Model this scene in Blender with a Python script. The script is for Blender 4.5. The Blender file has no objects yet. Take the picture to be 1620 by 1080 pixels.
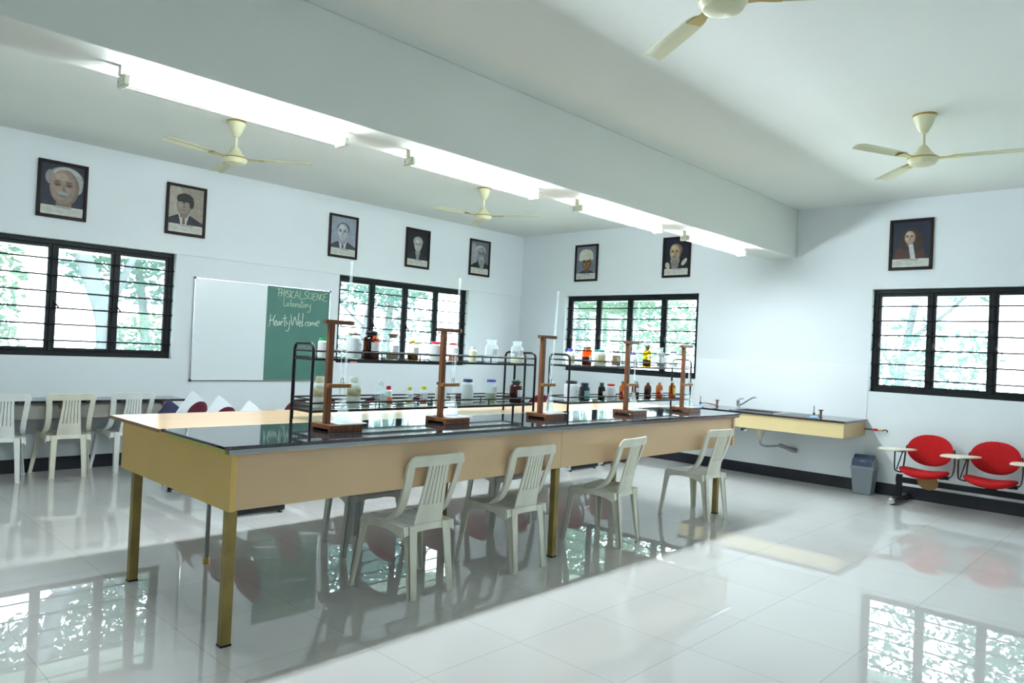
import bpy, bmesh, math, random
from mathutils import Vector, Matrix

random.seed(11)
S = bpy.context.scene
COL = S.collection
PI = math.pi
RAD = math.radians

# ------------------------------------------------------------------ materials
def nd(nt, t, **kw):
    n = nt.nodes.new(t)
    for k, v in kw.items():
        setattr(n, k, v)
    return n

def mat(name, color, rough=0.5, metal=0.0, spec=0.5, vary=0.0, scale=8.0, stretch=None, bump=0.0, bscale=60.0, color2=None):
    """Principled surface; 'vary' mixes a second tone in by object-space noise."""
    m = bpy.data.materials.new(name)
    m.use_nodes = True
    nt = m.node_tree
    b = nt.nodes['Principled BSDF']
    b.inputs['Base Color'].default_value = (*color, 1)
    b.inputs['Roughness'].default_value = rough
    b.inputs['Metallic'].default_value = metal
    b.inputs['Specular IOR Level'].default_value = spec
    if vary > 0 or color2 or bump > 0:
        tc = nd(nt, 'ShaderNodeTexCoord')
        mp = nd(nt, 'ShaderNodeMapping')
        if stretch:
            mp.inputs['Scale'].default_value = stretch
        nt.links.new(tc.outputs['Object'], mp.inputs['Vector'])
        if vary > 0 or color2:
            nz = nd(nt, 'ShaderNodeTexNoise')
            nz.inputs['Scale'].default_value = scale
            nz.inputs['Detail'].default_value = 5
            nt.links.new(mp.outputs['Vector'], nz.inputs['Vector'])
            rp = nd(nt, 'ShaderNodeValToRGB')
            c2 = color2 or tuple(max(0, c * (1 - vary)) for c in color)
            rp.color_ramp.elements[0].position = 0.35
            rp.color_ramp.elements[1].position = 0.68
            rp.color_ramp.elements[0].color = (*c2, 1)
            rp.color_ramp.elements[1].color = (*color, 1)
            nt.links.new(nz.outputs['Fac'], rp.inputs['Fac'])
            nt.links.new(rp.outputs['Color'], b.inputs['Base Color'])
        if bump > 0:
            n2 = nd(nt, 'ShaderNodeTexNoise')
            n2.inputs['Scale'].default_value = bscale
            nt.links.new(mp.outputs['Vector'], n2.inputs['Vector'])
            bp = nd(nt, 'ShaderNodeBump')
            bp.inputs['Strength'].default_value = bump
            bp.inputs['Distance'].default_value = 0.01
            nt.links.new(n2.outputs['Fac'], bp.inputs['Height'])
            nt.links.new(bp.outputs['Normal'], b.inputs['Normal'])
    return m

def clear(name, tint, edge=0.35, gloss=1.0, veil=0.0):
    """Thin clear glass: tinted see-through with a Fresnel mirror on top."""
    m = bpy.data.materials.new(name)
    m.use_nodes = True
    nt = m.node_tree
    nt.nodes.clear()
    out = nd(nt, 'ShaderNodeOutputMaterial')
    tr = nd(nt, 'ShaderNodeBsdfTransparent')
    tr.inputs['Color'].default_value = (*tint, 1)
    gl = nd(nt, 'ShaderNodeBsdfGlossy')
    gl.inputs['Roughness'].default_value = 0.02
    gl.inputs['Color'].default_value = (gloss, gloss, gloss, 1)
    lw = nd(nt, 'ShaderNodeLayerWeight')
    lw.inputs['Blend'].default_value = 0.5
    pw = nd(nt, 'ShaderNodeMath', operation='POWER')
    pw.inputs[1].default_value = 4.0
    nt.links.new(lw.outputs['Facing'], pw.inputs[0])
    fr = nd(nt, 'ShaderNodeMath', operation='MULTIPLY_ADD')
    fr.inputs[1].default_value = edge
    fr.inputs[2].default_value = 0.035
    nt.links.new(pw.outputs[0], fr.inputs[0])
    if veil > 0:  # pale translucent share mixed into the clear glass
        ts = nd(nt, 'ShaderNodeBsdfTranslucent')
        ts.inputs['Color'].default_value = (0.85, 0.95, 0.95, 1)
        dm = nd(nt, 'ShaderNodeMixShader')
        dm.inputs[0].default_value = veil
        nt.links.new(tr.outputs[0], dm.inputs[1])
        nt.links.new(ts.outputs[0], dm.inputs[2])
        tr = dm
    mx = nd(nt, 'ShaderNodeMixShader')
    nt.links.new(fr.outputs[0], mx.inputs[0])
    nt.links.new(tr.outputs[0], mx.inputs[1])
    nt.links.new(gl.outputs[0], mx.inputs[2])
    nt.links.new(mx.outputs[0], out.inputs[0])
    return m

def emit(name, color, strength):
    m = bpy.data.materials.new(name)
    m.use_nodes = True
    nt = m.node_tree
    nt.nodes.clear()
    out = nd(nt, 'ShaderNodeOutputMaterial')
    e = nd(nt, 'ShaderNodeEmission')
    e.inputs['Color'].default_value = (*color, 1)
    e.inputs['Strength'].default_value = strength
    nt.links.new(e.outputs[0], out.inputs[0])
    return m

def leaf_mat(name, c1, c2):
    m = bpy.data.materials.new(name)
    m.use_nodes = True
    nt = m.node_tree
    nt.nodes.clear()
    out = nd(nt, 'ShaderNodeOutputMaterial')
    tc = nd(nt, 'ShaderNodeTexCoord')
    nz = nd(nt, 'ShaderNodeTexNoise')
    nz.inputs['Scale'].default_value = 1.6
    nt.links.new(tc.outputs['Object'], nz.inputs['Vector'])
    rp = nd(nt, 'ShaderNodeValToRGB')
    rp.color_ramp.elements[0].position = 0.35
    rp.color_ramp.elements[1].position = 0.65
    rp.color_ramp.elements[0].color = (*c1, 1)
    rp.color_ramp.elements[1].color = (*c2, 1)
    nt.links.new(nz.outputs['Fac'], rp.inputs['Fac'])
    d = nd(nt, 'ShaderNodeBsdfDiffuse')
    t = nd(nt, 'ShaderNodeBsdfTranslucent')
    nt.links.new(rp.outputs['Color'], d.inputs['Color'])
    nt.links.new(rp.outputs['Color'], t.inputs['Color'])
    mx = nd(nt, 'ShaderNodeMixShader')
    mx.inputs[0].default_value = 0.4
    nt.links.new(d.outputs[0], mx.inputs[1])
    nt.links.new(t.outputs[0], mx.inputs[2])
    nt.links.new(mx.outputs[0], out.inputs[0])
    return m

def floor_mat():
    """Polished vitrified tiles, 585 mm, hairline joints."""
    m = bpy.data.materials.new('polished_tiles')
    m.use_nodes = True
    nt = m.node_tree
    b = nt.nodes['Principled BSDF']
    tc = nd(nt, 'ShaderNodeTexCoord')
    mp = nd(nt, 'ShaderNodeMapping')
    mp.inputs['Location'].default_value = (7.333, 6.49, 0)
    nt.links.new(tc.outputs['Object'], mp.inputs['Vector'])
    br = nd(nt, 'ShaderNodeTexBrick', offset=0.0, squash=1.0)
    br.inputs['Scale'].default_value = 1.0
    br.inputs['Mortar Size'].default_value = 0.0016
    br.inputs['Mortar Smooth'].default_value = 0.3
    br.inputs['Brick Width'].default_value = 0.585
    br.inputs['Row Height'].default_value = 0.585
    br.inputs['Color1'].default_value = (0.56, 0.55, 0.53, 1)
    br.inputs['Color2'].default_value = (0.595, 0.585, 0.565, 1)
    br.inputs['Mortar'].default_value = (0.33, 0.33, 0.31, 1)
    nt.links.new(mp.outputs['Vector'], br.inputs['Vector'])
    nz = nd(nt, 'ShaderNodeTexNoise')
    nz.inputs['Scale'].default_value = 2.2
    nz.inputs['Detail'].default_value = 6
    nt.links.new(tc.outputs['Object'], nz.inputs['Vector'])
    mx = nd(nt, 'ShaderNodeMix', data_type='RGBA', blend_type='MULTIPLY')
    mx.inputs['Factor'].default_value = 0.25
    rp = nd(nt, 'ShaderNodeValToRGB')
    rp.color_ramp.elements[0].color = (0.8, 0.8, 0.78, 1)
    nt.links.new(nz.outputs['Fac'], rp.inputs['Fac'])
    nt.links.new(br.outputs['Color'], mx.inputs['A'])
    nt.links.new(rp.outputs['Color'], mx.inputs['B'])
    nt.links.new(mx.outputs['Result'], b.inputs['Base Color'])
    b.inputs['Roughness'].default_value = 0.008
    b.inputs['Specular IOR Level'].default_value = 0.43
    return m

M = {}
M['wall'] = mat('white_wall_paint', (0.77, 0.82, 0.835), 0.6, vary=0.03, scale=1.2, spec=0.3)
M['ceiling'] = mat('off_white_ceiling_paint', (0.80, 0.815, 0.765), 0.8, vary=0.04, scale=0.8, spec=0.2)
M['tile'] = mat('white_wall_tile', (0.82, 0.86, 0.88), 0.22)
M['skirt'] = mat('black_skirting', (0.012, 0.014, 0.022), 0.35, vary=0.3, scale=5)
M['floor'] = floor_mat()
M['black_frame'] = mat('black_window_paint', (0.006, 0.008, 0.010), 0.45, vary=0.3, scale=10, spec=0.22)
M['black_metal'] = mat('black_painted_steel', (0.007, 0.0075, 0.009), 0.40, spec=0.25)
M['pane'] = clear('window_glass', (0.97, 0.99, 0.985), 0.6, veil=0.045)  # pale translucent share imitates bright haze over the garden view
M['granite'] = mat('black_granite', (0.012, 0.014, 0.020), 0.045, spec=0.75, color2=(0.02, 0.022, 0.03), scale=180)
M['laminate'] = mat('light_wood_laminate', (0.64, 0.42, 0.245), 0.22, vary=0.12, scale=3.0, stretch=(1, 14, 14))
M['panel'] = mat('tan_laminate_panel', (0.70, 0.475, 0.275), 0.42, vary=0.05, scale=3)
M['end_panel'] = mat('mustard_laminate_panel', (0.74, 0.48, 0.14), 0.42, vary=0.05, scale=3)
M['lip'] = mat('yellow_edge_strip', (0.60, 0.52, 0.10), 0.45)
M['wood_edge'] = mat('brown_wood_edge', (0.30, 0.17, 0.07), 0.45, vary=0.2, scale=12)
M['mustard'] = mat('mustard_painted_steel', (0.32, 0.22, 0.05), 0.4, vary=0.35, scale=9)
M['alu'] = mat('brushed_aluminium', (0.62, 0.64, 0.66), 0.16, metal=1.0)
M['rail'] = mat('dull_steel_rail', (0.33, 0.34, 0.35), 0.2, metal=1.0)
M['pale_amber'] = clear('pale_amber_glass', (0.93, 0.70, 0.36))
M['steel'] = mat('stainless_steel', (0.55, 0.57, 0.58), 0.2, metal=1.0)
M['chrome'] = mat('chrome', (0.75, 0.76, 0.78), 0.08, metal=1.0)
M['brass'] = mat('old_brass', (0.45, 0.30, 0.10), 0.35, metal=1.0)
M['gold'] = mat('gold_trim', (0.50, 0.36, 0.12), 0.3, metal=1.0)
M['cream_plastic'] = mat('aged_cream_plastic', (0.80, 0.78, 0.65), 0.42, vary=0.14, scale=7, stretch=(1, 1, 0.35))
M['white_plastic_chair'] = mat('aged_white_plastic', (0.80, 0.82, 0.78), 0.42, vary=0.10, scale=7, stretch=(1, 1, 0.35))
M['grey_plastic_chair'] = mat('grey_white_plastic', (0.60, 0.62, 0.58), 0.45, vary=0.12, scale=7)
M['stand_wood'] = mat('varnished_brown_wood', (0.20, 0.070, 0.022), 0.40, spec=0.3, color2=(0.11, 0.038, 0.014), scale=6, stretch=(12, 12, 1.2))
M['stand_wood_light'] = mat('light_varnished_wood', (0.36, 0.155, 0.04), 0.4, spec=0.3, vary=0.3, scale=6, stretch=(1.2, 12, 12))
M['white_tile'] = mat('white_glazed_tile', (0.85, 0.86, 0.86), 0.1)
M['glass'] = clear('clear_lab_glass', (0.94, 0.96, 0.96), 0.8, veil=0.16)
M['amber'] = clear('amber_glass', (0.36, 0.10, 0.012))
M['orange_glass'] = clear('orange_glass', (0.75, 0.34, 0.05))
M['brown_glass'] = clear('dark_brown_glass', (0.12, 0.03, 0.012))
M['yellow_glass'] = clear('yellow_glass', (0.88, 0.62, 0.03))
M['smoke_glass'] = clear('smoke_black_glass', (0.03, 0.03, 0.045))
M['white_plastic'] = mat('white_plastic', (0.80, 0.83, 0.82), 0.35)
M['milky_plastic'] = mat('milky_plastic', (0.72, 0.77, 0.68), 0.4)
M['cream_cap'] = mat('cream_cap', (0.72, 0.66, 0.42), 0.4)
M['pale_yellow_plastic'] = mat('pale_yellow_plastic', (0.76, 0.78, 0.52), 0.4)
M['paper'] = mat('paper_label', (0.80, 0.82, 0.84), 0.7)
M['tan_label'] = mat('tan_green_label', (0.42, 0.40, 0.20), 0.6, color2=(0.62, 0.52, 0.30), scale=30)
M['teal_label'] = mat('teal_label', (0.25, 0.52, 0.52), 0.6)
M['yellow_label'] = mat('yellow_label', (0.75, 0.72, 0.10), 0.6)
M['ink'] = mat('printing_ink', (0.05, 0.06, 0.10), 0.6)
M['green_ink'] = mat('green_printing', (0.03, 0.22, 0.06), 0.6)
M['red'] = mat('red_plastic', (0.62, 0.015, 0.02), 0.35)
M['pink_red'] = mat('pink_red_plastic', (0.72, 0.06, 0.10), 0.35)
M['green_cap'] = mat('green_plastic', (0.01, 0.42, 0.13), 0.35)
M['dark_green_cap'] = mat('dark_green_plastic', (0.02, 0.13, 0.08), 0.35)
M['teal_cap'] = mat('teal_plastic', (0.01, 0.26, 0.22), 0.35)
M['black_plastic'] = mat('black_plastic', (0.015, 0.015, 0.018), 0.4)
M['blue_cap'] = mat('blue_plastic', (0.07, 0.08, 0.42), 0.35)
M['navy_cap'] = mat('navy_plastic', (0.035, 0.05, 0.16), 0.35)
M['yellow_cap'] = mat('yellow_plastic', (0.74, 0.60, 0.01), 0.35)
M['brown_cap'] = mat('brown_cork', (0.16, 0.10, 0.07), 0.6)
M['white_powder'] = mat('white_powder', (0.80, 0.83, 0.80), 0.8)
M['cream_powder'] = mat('cream_powder', (0.74, 0.66, 0.48), 0.8)
M['olive_powder'] = mat('olive_powder', (0.45, 0.47, 0.33), 0.8)
M['brown_powder'] = mat('brown_powder', (0.20, 0.14, 0.07), 0.8)
M['dark_powder'] = mat('dark_powder', (0.09, 0.035, 0.015), 0.8)
M['black_liquid'] = mat('black_liquid', (0.008, 0.012, 0.012), 0.2)
M['grey_liquid'] = mat('grey_liquid', (0.10, 0.13, 0.15), 0.2)
M['orange_powder'] = mat('orange_powder', (0.62, 0.16, 0.03), 0.7)
M['yellow_liquid'] = mat('yellow_liquid', (0.62, 0.56, 0.20), 0.3)
M['red_liquid'] = mat('red_liquid', (0.55, 0.10, 0.04), 0.3)
M['water'] = clear('clear_liquid', (0.93, 0.96, 0.96), 0.1)
M['frame_wood'] = mat('dark_picture_frame', (0.016, 0.008, 0.006), 0.45, spec=0.2)
M['board_white'] = mat('whiteboard_enamel', (0.78, 0.84, 0.845), 0.25)
M['board_green'] = mat('green_chalkboard', (0.045, 0.165, 0.125), 0.55, color2=(0.06, 0.185, 0.145), scale=4)
M['chalk'] = mat('white_chalk', (0.78, 0.84, 0.76), 0.9)
M['pale_chalk'] = mat('pale_chalk', (0.60, 0.70, 0.52), 0.9)
M['fan'] = mat('cream_fan_enamel', (0.68, 0.66, 0.44), 0.35)
M['fan_blade'] = mat('cream_fan_blade', (0.62, 0.60, 0.40), 0.4)
M['batten'] = mat('cream_batten', (0.72, 0.72, 0.58), 0.4)
M['tube'] = emit('fluorescent_tube', (0.825, 0.935, 1.0), 108.0)
M['red_fabric'] = mat('red_fabric', (0.47, 0.012, 0.014), 0.85, vary=0.15, scale=40, spec=0.15, bump=0.3, bscale=300)
M['maroon_fabric'] = mat('maroon_fabric', (0.14, 0.010, 0.028), 0.8, vary=0.15, scale=40, spec=0.15)
M['tablet'] = mat('pale_laminate_tablet', (0.74, 0.69, 0.54), 0.35)
M['white_tablet'] = mat('white_laminate_tablet', (0.78, 0.83, 0.86), 0.3)
M['navy_tablet'] = mat('navy_laminate', (0.02, 0.022, 0.07), 0.4)
M['ply'] = mat('brown_plywood', (0.28, 0.15, 0.04), 0.5)
M['grey_plastic'] = mat('grey_plastic', (0.20, 0.235, 0.26), 0.45)
M['lid_blue'] = mat('slate_blue_plastic', (0.055, 0.085, 0.16), 0.4)
M['bottle_label_green'] = mat('green_label', (0.12, 0.40, 0.22), 0.6)
M['sink_apron'] = mat('pale_yellow_laminate', (0.70, 0.56, 0.29), 0.4, vary=0.04, scale=3)
M['sink_side'] = mat('tan_laminate', (0.52, 0.36, 0.17), 0.4, vary=0.08, scale=4)
M['ledge_apron'] = mat('grey_brown_board', (0.33, 0.31, 0.27), 0.6, vary=0.1, scale=4)
M['pvc'] = mat('cream_pvc', (0.66, 0.64, 0.50), 0.5)
M['hose'] = mat('grey_corrugated_hose', (0.38, 0.40, 0.40), 0.5)
M['burner_blue'] = mat('pale_blue_enamel', (0.28, 0.50, 0.68), 0.4)
M['tap_brown'] = mat('brown_gas_tap', (0.13, 0.04, 0.03), 0.4)
M['rubber_red'] = mat('red_rubber_hose', (0.30, 0.05, 0.03), 0.6)
M['pipe_grey'] = mat('grey_steel_pipe', (0.28, 0.30, 0.29), 0.45)
M['bark'] = mat('grey_bark', (0.12, 0.13, 0.135), 0.9, vary=0.5, scale=4, stretch=(1, 1, 0.4))
M['leaf'] = leaf_mat('green_leaves', (0.045, 0.115, 0.085), (0.085, 0.17, 0.11))
M['leaf_light'] = leaf_mat('light_green_leaves', (0.07, 0.155, 0.105), (0.145, 0.23, 0.13))
M['leaf_teal'] = leaf_mat('blue_green_leaves', (0.058, 0.135, 0.115), (0.095, 0.185, 0.15))
M['earth'] = mat('garden_ground', (0.34, 0.38, 0.24), 0.95, vary=0.4, scale=1.5)
M['render_out'] = mat('outdoor_eave', (0.6, 0.62, 0.62), 0.8)
M['duster_felt'] = mat('black_felt', (0.02, 0.02, 0.022), 0.95)
M['duster_wood'] = mat('pink_wood', (0.50, 0.24, 0.15), 0.6)

# ------------------------------------------------------------------ mesh helpers
class MB:
    """Collects shapes into one bmesh; build() links them as ONE mesh object."""
    def __init__(self):
        self.bm = bmesh.new()
        self.mi = 0
    def face(self, vs):
        try:
            f = self.bm.faces.new(vs)
            f.material_index = self.mi
            return f
        except ValueError:
            return None
    def box(self, x0, x1, y0, y1, z0, z1, mx=None):
        v = [Vector((x, y, z)) for z in (z0, z1) for y in (y0, y1) for x in (x0, x1)]
        if mx is not None:
            v = [mx @ q for q in v]
        v = [self.bm.verts.new(q) for q in v]
        for f in ((0, 2, 3, 1), (4, 5, 7, 6), (0, 1, 5, 4), (2, 6, 7, 3), (0, 4, 6, 2), (1, 3, 7, 5)):
            self.face([v[i] for i in f])
        return self
    def hexa(self, pts):
        """8 corners: bottom 4 (ccw) then top 4."""
        v = [self.bm.verts.new(q) for q in pts]
        for f in ((3, 2, 1, 0), (4, 5, 6, 7), (0, 1, 5, 4), (1, 2, 6, 5), (2, 3, 7, 6), (3, 0, 4, 7)):
            self.face([v[i] for i in f])
        return self
    def tube(self, path, r, n=10, cap=True, closed=False):
        path = [Vector(q) for q in path]
        rs = r if isinstance(r, (list, tuple)) else [r] * len(path)
        rings, prev = [], None
        L = len(path)
        for i, q in enumerate(path):
            if closed:
                d = (path[(i + 1) % L] - path[i - 1]).normalized()
            elif i == 0:
                d = (path[1] - q).normalized()
            elif i == L - 1:
                d = (q - path[i - 1]).normalized()
            else:
                d = ((path[i + 1] - q).normalized() + (q - path[i - 1]).normalized())
                d = d.normalized() if d.length > 1e-6 else (path[i + 1] - q).normalized()
            if prev is None:
                a = Vector((0, 0, 1)) if abs(d.z) < 0.9 else Vector((1, 0, 0))
                u = d.cross(a).normalized()
            else:
                u = (prev - d * prev.dot(d)).normalized()
            prev = u
            w = d.cross(u)
            rings.append([self.bm.verts.new(q + (u * math.cos(2 * PI * k / n) + w * math.sin(2 * PI * k / n)) * rs[i]) for k in range(n)])
        m = L if closed else L - 1
        for i in range(m):
            a, b = rings[i], rings[(i + 1) % L]
            for k in range(n):
                self.face([a[k], a[(k + 1) % n], b[(k + 1) % n], b[k]])
        if cap and not closed:
            self.face(list(reversed(rings[0])))
            self.face(rings[-1])
        return self
    def lathe(self, prof, n=24, c=(0, 0, 0), mx=None, cap=True, a0=0.0, a1=2 * PI):
        c = Vector(c)
        full = abs(a1 - a0 - 2 * PI) < 1e-6
        cnt = n if full else n + 1
        rings = []
        for r, z in prof:
            ring = []
            for k in range(cnt):
                t = a0 + (a1 - a0) * k / n
                q = Vector((r * math.cos(t), r * math.sin(t), z))
                q = (mx @ q) if mx is not None else q
                ring.append(self.bm.verts.new(q + c))
            rings.append(ring)
        for i in range(len(rings) - 1):
            a, b = rings[i], rings[i + 1]
            for k in range(n if full else n):
                k2 = (k + 1) % cnt
                if not full and k == cnt - 1:
                    continue
                self.face([a[k], a[k2], b[k2], b[k]])
        if cap and full:
            self.face(list(reversed(rings[0])))
            self.face(rings[-1])
        return self
    def grid(self, rows, close_u=False):
        """rows of points -> quads."""
        vs = [[self.bm.verts.new(q) for q in r] for r in rows]
        for i in range(len(vs) - 1):
            n = len(vs[i])
            for k in range(n if close_u else n - 1):
                self.face([vs[i][k], vs[i][(k + 1) % n], vs[i + 1][(k + 1) % n], vs[i + 1][k]])
        return self
    def slab(self, rows, off):
        """rows of points (a sheet) thickened by the vector function off(point) or a fixed vector."""
        o = off if callable(off) else (lambda q: Vector(off))
        A = [[self.bm.verts.new(q) for q in r] for r in rows]
        B = [[self.bm.verts.new(Vector(q) + o(Vector(q))) for q in r] for r in rows]
        R, C = len(rows), len(rows[0])
        for i in range(R - 1):
            for k in range(C - 1):
                self.face([A[i][k], A[i][k + 1], A[i + 1][k + 1], A[i + 1][k]])
                self.face([B[i][k + 1], B[i][k], B[i + 1][k], B[i + 1][k + 1]])
        for i in range(R - 1):
            self.face([A[i + 1][0], B[i + 1][0], B[i][0], A[i][0]])
            self.face([A[i][-1], B[i][-1], B[i + 1][-1], A[i + 1][-1]])
        for k in range(C - 1):
            self.face([A[0][k], B[0][k], B[0][k + 1], A[0][k + 1]])
            self.face([A[-1][k + 1], B[-1][k + 1], B[-1][k], A[-1][k]])
        return self
    def poly(self, pts):
        return self.face([self.bm.verts.new(q) for q in pts])
    def prism(self, pts, vec):
        a = [self.bm.verts.new(q) for q in pts]
        b = [self.bm.verts.new(Vector(q) + Vector(vec)) for q in pts]
        n = len(pts)
        self.face(list(reversed(a)))
        self.face(b)
        for k in range(n):
            self.face([a[k], a[(k + 1) % n], b[(k + 1) % n], b[k]])
        return self
    def build(self, name, m, parent=None, smooth=None, bevel=0.0, seg=2, normals=True):
        if normals:
            bmesh.ops.recalc_face_normals(self.bm, faces=self.bm.faces[:])
        me = bpy.data.meshes.new(name)
        self.bm.to_mesh(me)
        self.bm.free()
        for q in (m if isinstance(m, (list, tuple)) else [m]):
            me.materials.append(q)
        if smooth is not None:
            me.polygons.foreach_set('use_smooth', [True] * len(me.polygons))
            me.set_sharp_from_angle(angle=RAD(smooth))
        o = bpy.data.objects.new(name, me)
        COL.objects.link(o)
        if parent is not None:
            o.parent = parent
        if bevel > 0:
            b = o.modifiers.new('edge', 'BEVEL')
            b.width = bevel
            b.segments = seg
            b.limit_method = 'ANGLE'
            b.angle_limit = RAD(40)
        return o

def tag(o, label=None, cat=None, group=None, kind=None):
    if label:
        o['label'] = label
    if cat:
        o['category'] = cat
    if group:
        o['group'] = group
    if kind:
        o['kind'] = kind
    return o

def thing(name, label, cat, loc=(0, 0, 0), rz=0.0, group=None, kind=None):
    o = bpy.data.objects.new(name, None)
    COL.objects.link(o)
    o.empty_display_size = 0.1
    o.location = loc
    o.rotation_euler = (0, 0, rz)
    return tag(o, label, cat, group, kind)

def copy_tree(o, parent=None):
    c = o.copy()
    COL.objects.link(c)
    if parent is not None:
        c.parent = parent
    for ch in list(o.children):
        copy_tree(ch, c)
    return c

def bez(p, n=8):
    """smooth polyline through p (Catmull-Rom)."""
    p = [Vector(q) for q in p]
    q = [p[0]] + p + [p[-1]]
    out = []
    for i in range(1, len(q) - 2):
        for k in range(n):
            t = k / n
            a, b, c, d = q[i - 1], q[i], q[i + 1], q[i + 2]
            out.append(0.5 * ((2 * b) + (c - a) * t + (2 * a - 5 * b + 4 * c - d) * t * t + (3 * b - a - 3 * c + d) * t ** 3))
    out.append(p[-1])
    return out

# ------------------------------------------------------------------ camera, world
cam_d = bpy.data.cameras.new('camera')
cam = bpy.data.objects.new('camera', cam_d)
COL.objects.link(cam)
cam_d.sensor_fit = 'HORIZONTAL'
cam_d.sensor_width = 36.0
cam_d.lens = 25.457
cam_d.clip_start = 0.05
cam_d.clip_end = 200
R_ = Vector((0.69067616, -0.72159732, 0.04757881))
U_ = Vector((-0.04123008, 0.02639302, 0.99880103))
F_ = Vector((0.7219879, 0.69180974, 0.01152248))
mw = Matrix((R_, U_, -F_)).transposed().to_4x4()
mw.translation = (-8.7886, -8.2802, 1.41786)
cam.matrix_world = mw
S.camera = cam

w = bpy.data.worlds.new('sky')
S.world = w
w.use_nodes = True
bg = w.node_tree.nodes['Background']
bg.inputs['Color'].default_value = (0.72, 0.87, 1.0, 1)
bg.inputs['Strength'].default_value = 7.5

S.view_settings.view_transform = 'Standard'
S.view_settings.look = 'None'
S.view_settings.gamma = 1.0
S.view_settings.use_curve_mapping = False
S.view_settings.exposure = 1.08

# ------------------------------------------------------------------ room shell
XL, YF, H = -10.6, -8.85, 3.3
ZS, ZH = 1.14, 2.305           # window sill and head
W1 = (-7.92, -5.59)
W2 = (-3.49, -1.16)
W3 = (-3.315, -0.985)
W4 = (-7.845, -5.515)

def struct(name, mb, m, **k):
    return tag(mb.build(name, m, **k), kind='structure')

struct('floor', MB().box(XL - 0.2, 0.22, YF - 0.2, 0.22, -0.2, 0), M['floor'])
struct('ceiling', MB().box(XL - 0.2, 0.22, YF - 0.2, 0.22, H, H + 0.15), M['ceiling'])
b = MB()
xs = [XL, W1[0], W1[1], W2[0], W2[1], 0.0]
for i in (0, 2, 4):
    b.box(xs[i], xs[i + 1], 0, 0.22, 0, H)
for i in (1, 3):
    b.box(xs[i], xs[i + 1], 0, 0.22, 0, ZS)
    b.box(xs[i], xs[i + 1], 0, 0.22, ZH, H)
struct('wall_back', b, M['wall'])
b = MB()
ys = [YF, W4[0], W4[1], W3[0], W3[1], 0.22]
for i in (0, 2, 4):
    b.box(0, 0.22, ys[i], ys[i + 1], 0, H)
for i in (1, 3):
    b.box(0, 0.22, ys[i], ys[i + 1], 0, ZS)
    b.box(0, 0.22, ys[i], ys[i + 1], ZH, H)
struct('wall_right', b, M['wall'])
struct('wall_left', MB().box(XL - 0.2, XL, YF - 0.2, 0.22, 0, H), M['wall'])
struct('wall_front', MB().box(XL, 0.22, YF - 0.2, YF, 0, H), M['wall'])
struct('beam', MB().box(XL, 0, -4.622, -4.25, 2.706, H), M['ceiling'], bevel=0.006)
# the plaster above the window heads stands a little proud of the wall below
struct('trim_1', MB().box(XL, 0, -0.018, 0.0, ZH, H), M['wall'])
# white tiles behind the sink
struct('trim_2', MB().box(-0.008, 0, -5.508, -3.33, 0.13, 1.425), M['tile'], bevel=0.002)
struct('baseboard_back', MB().box(XL, -0.012, -0.012, 0, 0, 0.132), M['skirt'])
struct('baseboard_right', MB().box(-0.014, 0, YF, 0, 0, 0.132), M['skirt'])
struct('baseboard_left', MB().box(XL, XL + 0.012, YF, -0.012, 0, 0.132), M['skirt'])
struct('baseboard_front', MB().box(XL + 0.012, -0.014, YF, YF + 0.012, 0, 0.132), M['skirt'])

# ------------------------------------------------------------------ windows
def window(n, loc, rz, W, plain):
    """local x along the opening, local y outwards, z up."""
    r = thing('window_%d' % n, plain, 'window', loc, rz, kind='structure')
    Ht = ZH - ZS
    fb = MB()
    fb.box(0, W, 0.075, 0.135, 0, 0.052).box(0, W, 0.075, 0.135, Ht - 0.05, Ht)
    fb.box(0, 0.05, 0.075, 0.135, 0.052, Ht - 0.05).box(W - 0.05, W, 0.075, 0.135, 0.052, Ht - 0.05)
    mod = (W - 0.03) / 4
    for k in (1, 2, 3):
        x = 0.015 + mod * k
        fb.box(x - 0.015, x + 0.015, 0.075, 0.135, 0.052, Ht - 0.05)
    fb.build('frame', M['black_frame'], r, bevel=0.004)
    for k in range(4):
        a = 0.05 if k == 0 else 0.015 + mod * k + 0.015
        c = W - 0.05 if k == 3 else 0.015 + mod * (k + 1) - 0.015
        s = MB()
        t = 0.031
        s.box(a, c, 0.085, 0.122, 0.052, 0.052 + t).box(a, c, 0.085, 0.122, Ht - 0.05 - t, Ht - 0.05)
        s.box(a, a + t, 0.085, 0.122, 0.052 + t, Ht - 0.05 - t).box(c - t, c, 0.085, 0.122, 0.052 + t, Ht - 0.05 - t)
        so = s.build('sash', M['black_frame'], r, bevel=0.003)
        MB().box(a + t, c - t, 0.104, 0.107, 0.052 + t, Ht - 0.05 - t).build('pane', M['pane'], so)
        l = MB()
        l.box(a + 0.002, a + 0.024, 0.066, 0.085, 0.50, 0.56)
        l.tube([(a + 0.012, 0.062, 0.535), (a + 0.03, 0.05, 0.505), (a + 0.052, 0.045, 0.475)], [0.008, 0.008, 0.007], 8)
        l.build('latch', M['black_frame'], so, smooth=40)
    g = MB()
    for k in range(6):
        z = 2.11 - 0.163 * k - ZS
        g.tube([(0.0, 0.055, z), (W, 0.055, z)], 0.0082, 8)
    g.build('grille', M['black_frame'], r, smooth=60)
    return r

window(1, (W1[0], 0, ZS), 0, W1[1] - W1[0], 'black-framed barred window left of the whiteboard')
window(2, (W2[0], 0, ZS), 0, W2[1] - W2[0], 'black-framed barred window between the chalkboard and the room corner')
window(3, (0, W3[1], ZS), -PI / 2, W3[1] - W3[0], 'black-framed barred window behind the right-hand bottle rack')
window(4, (0, W4[1], ZS), -PI / 2, W4[1] - W4[0], 'black-framed barred window above the red seats')
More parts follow.
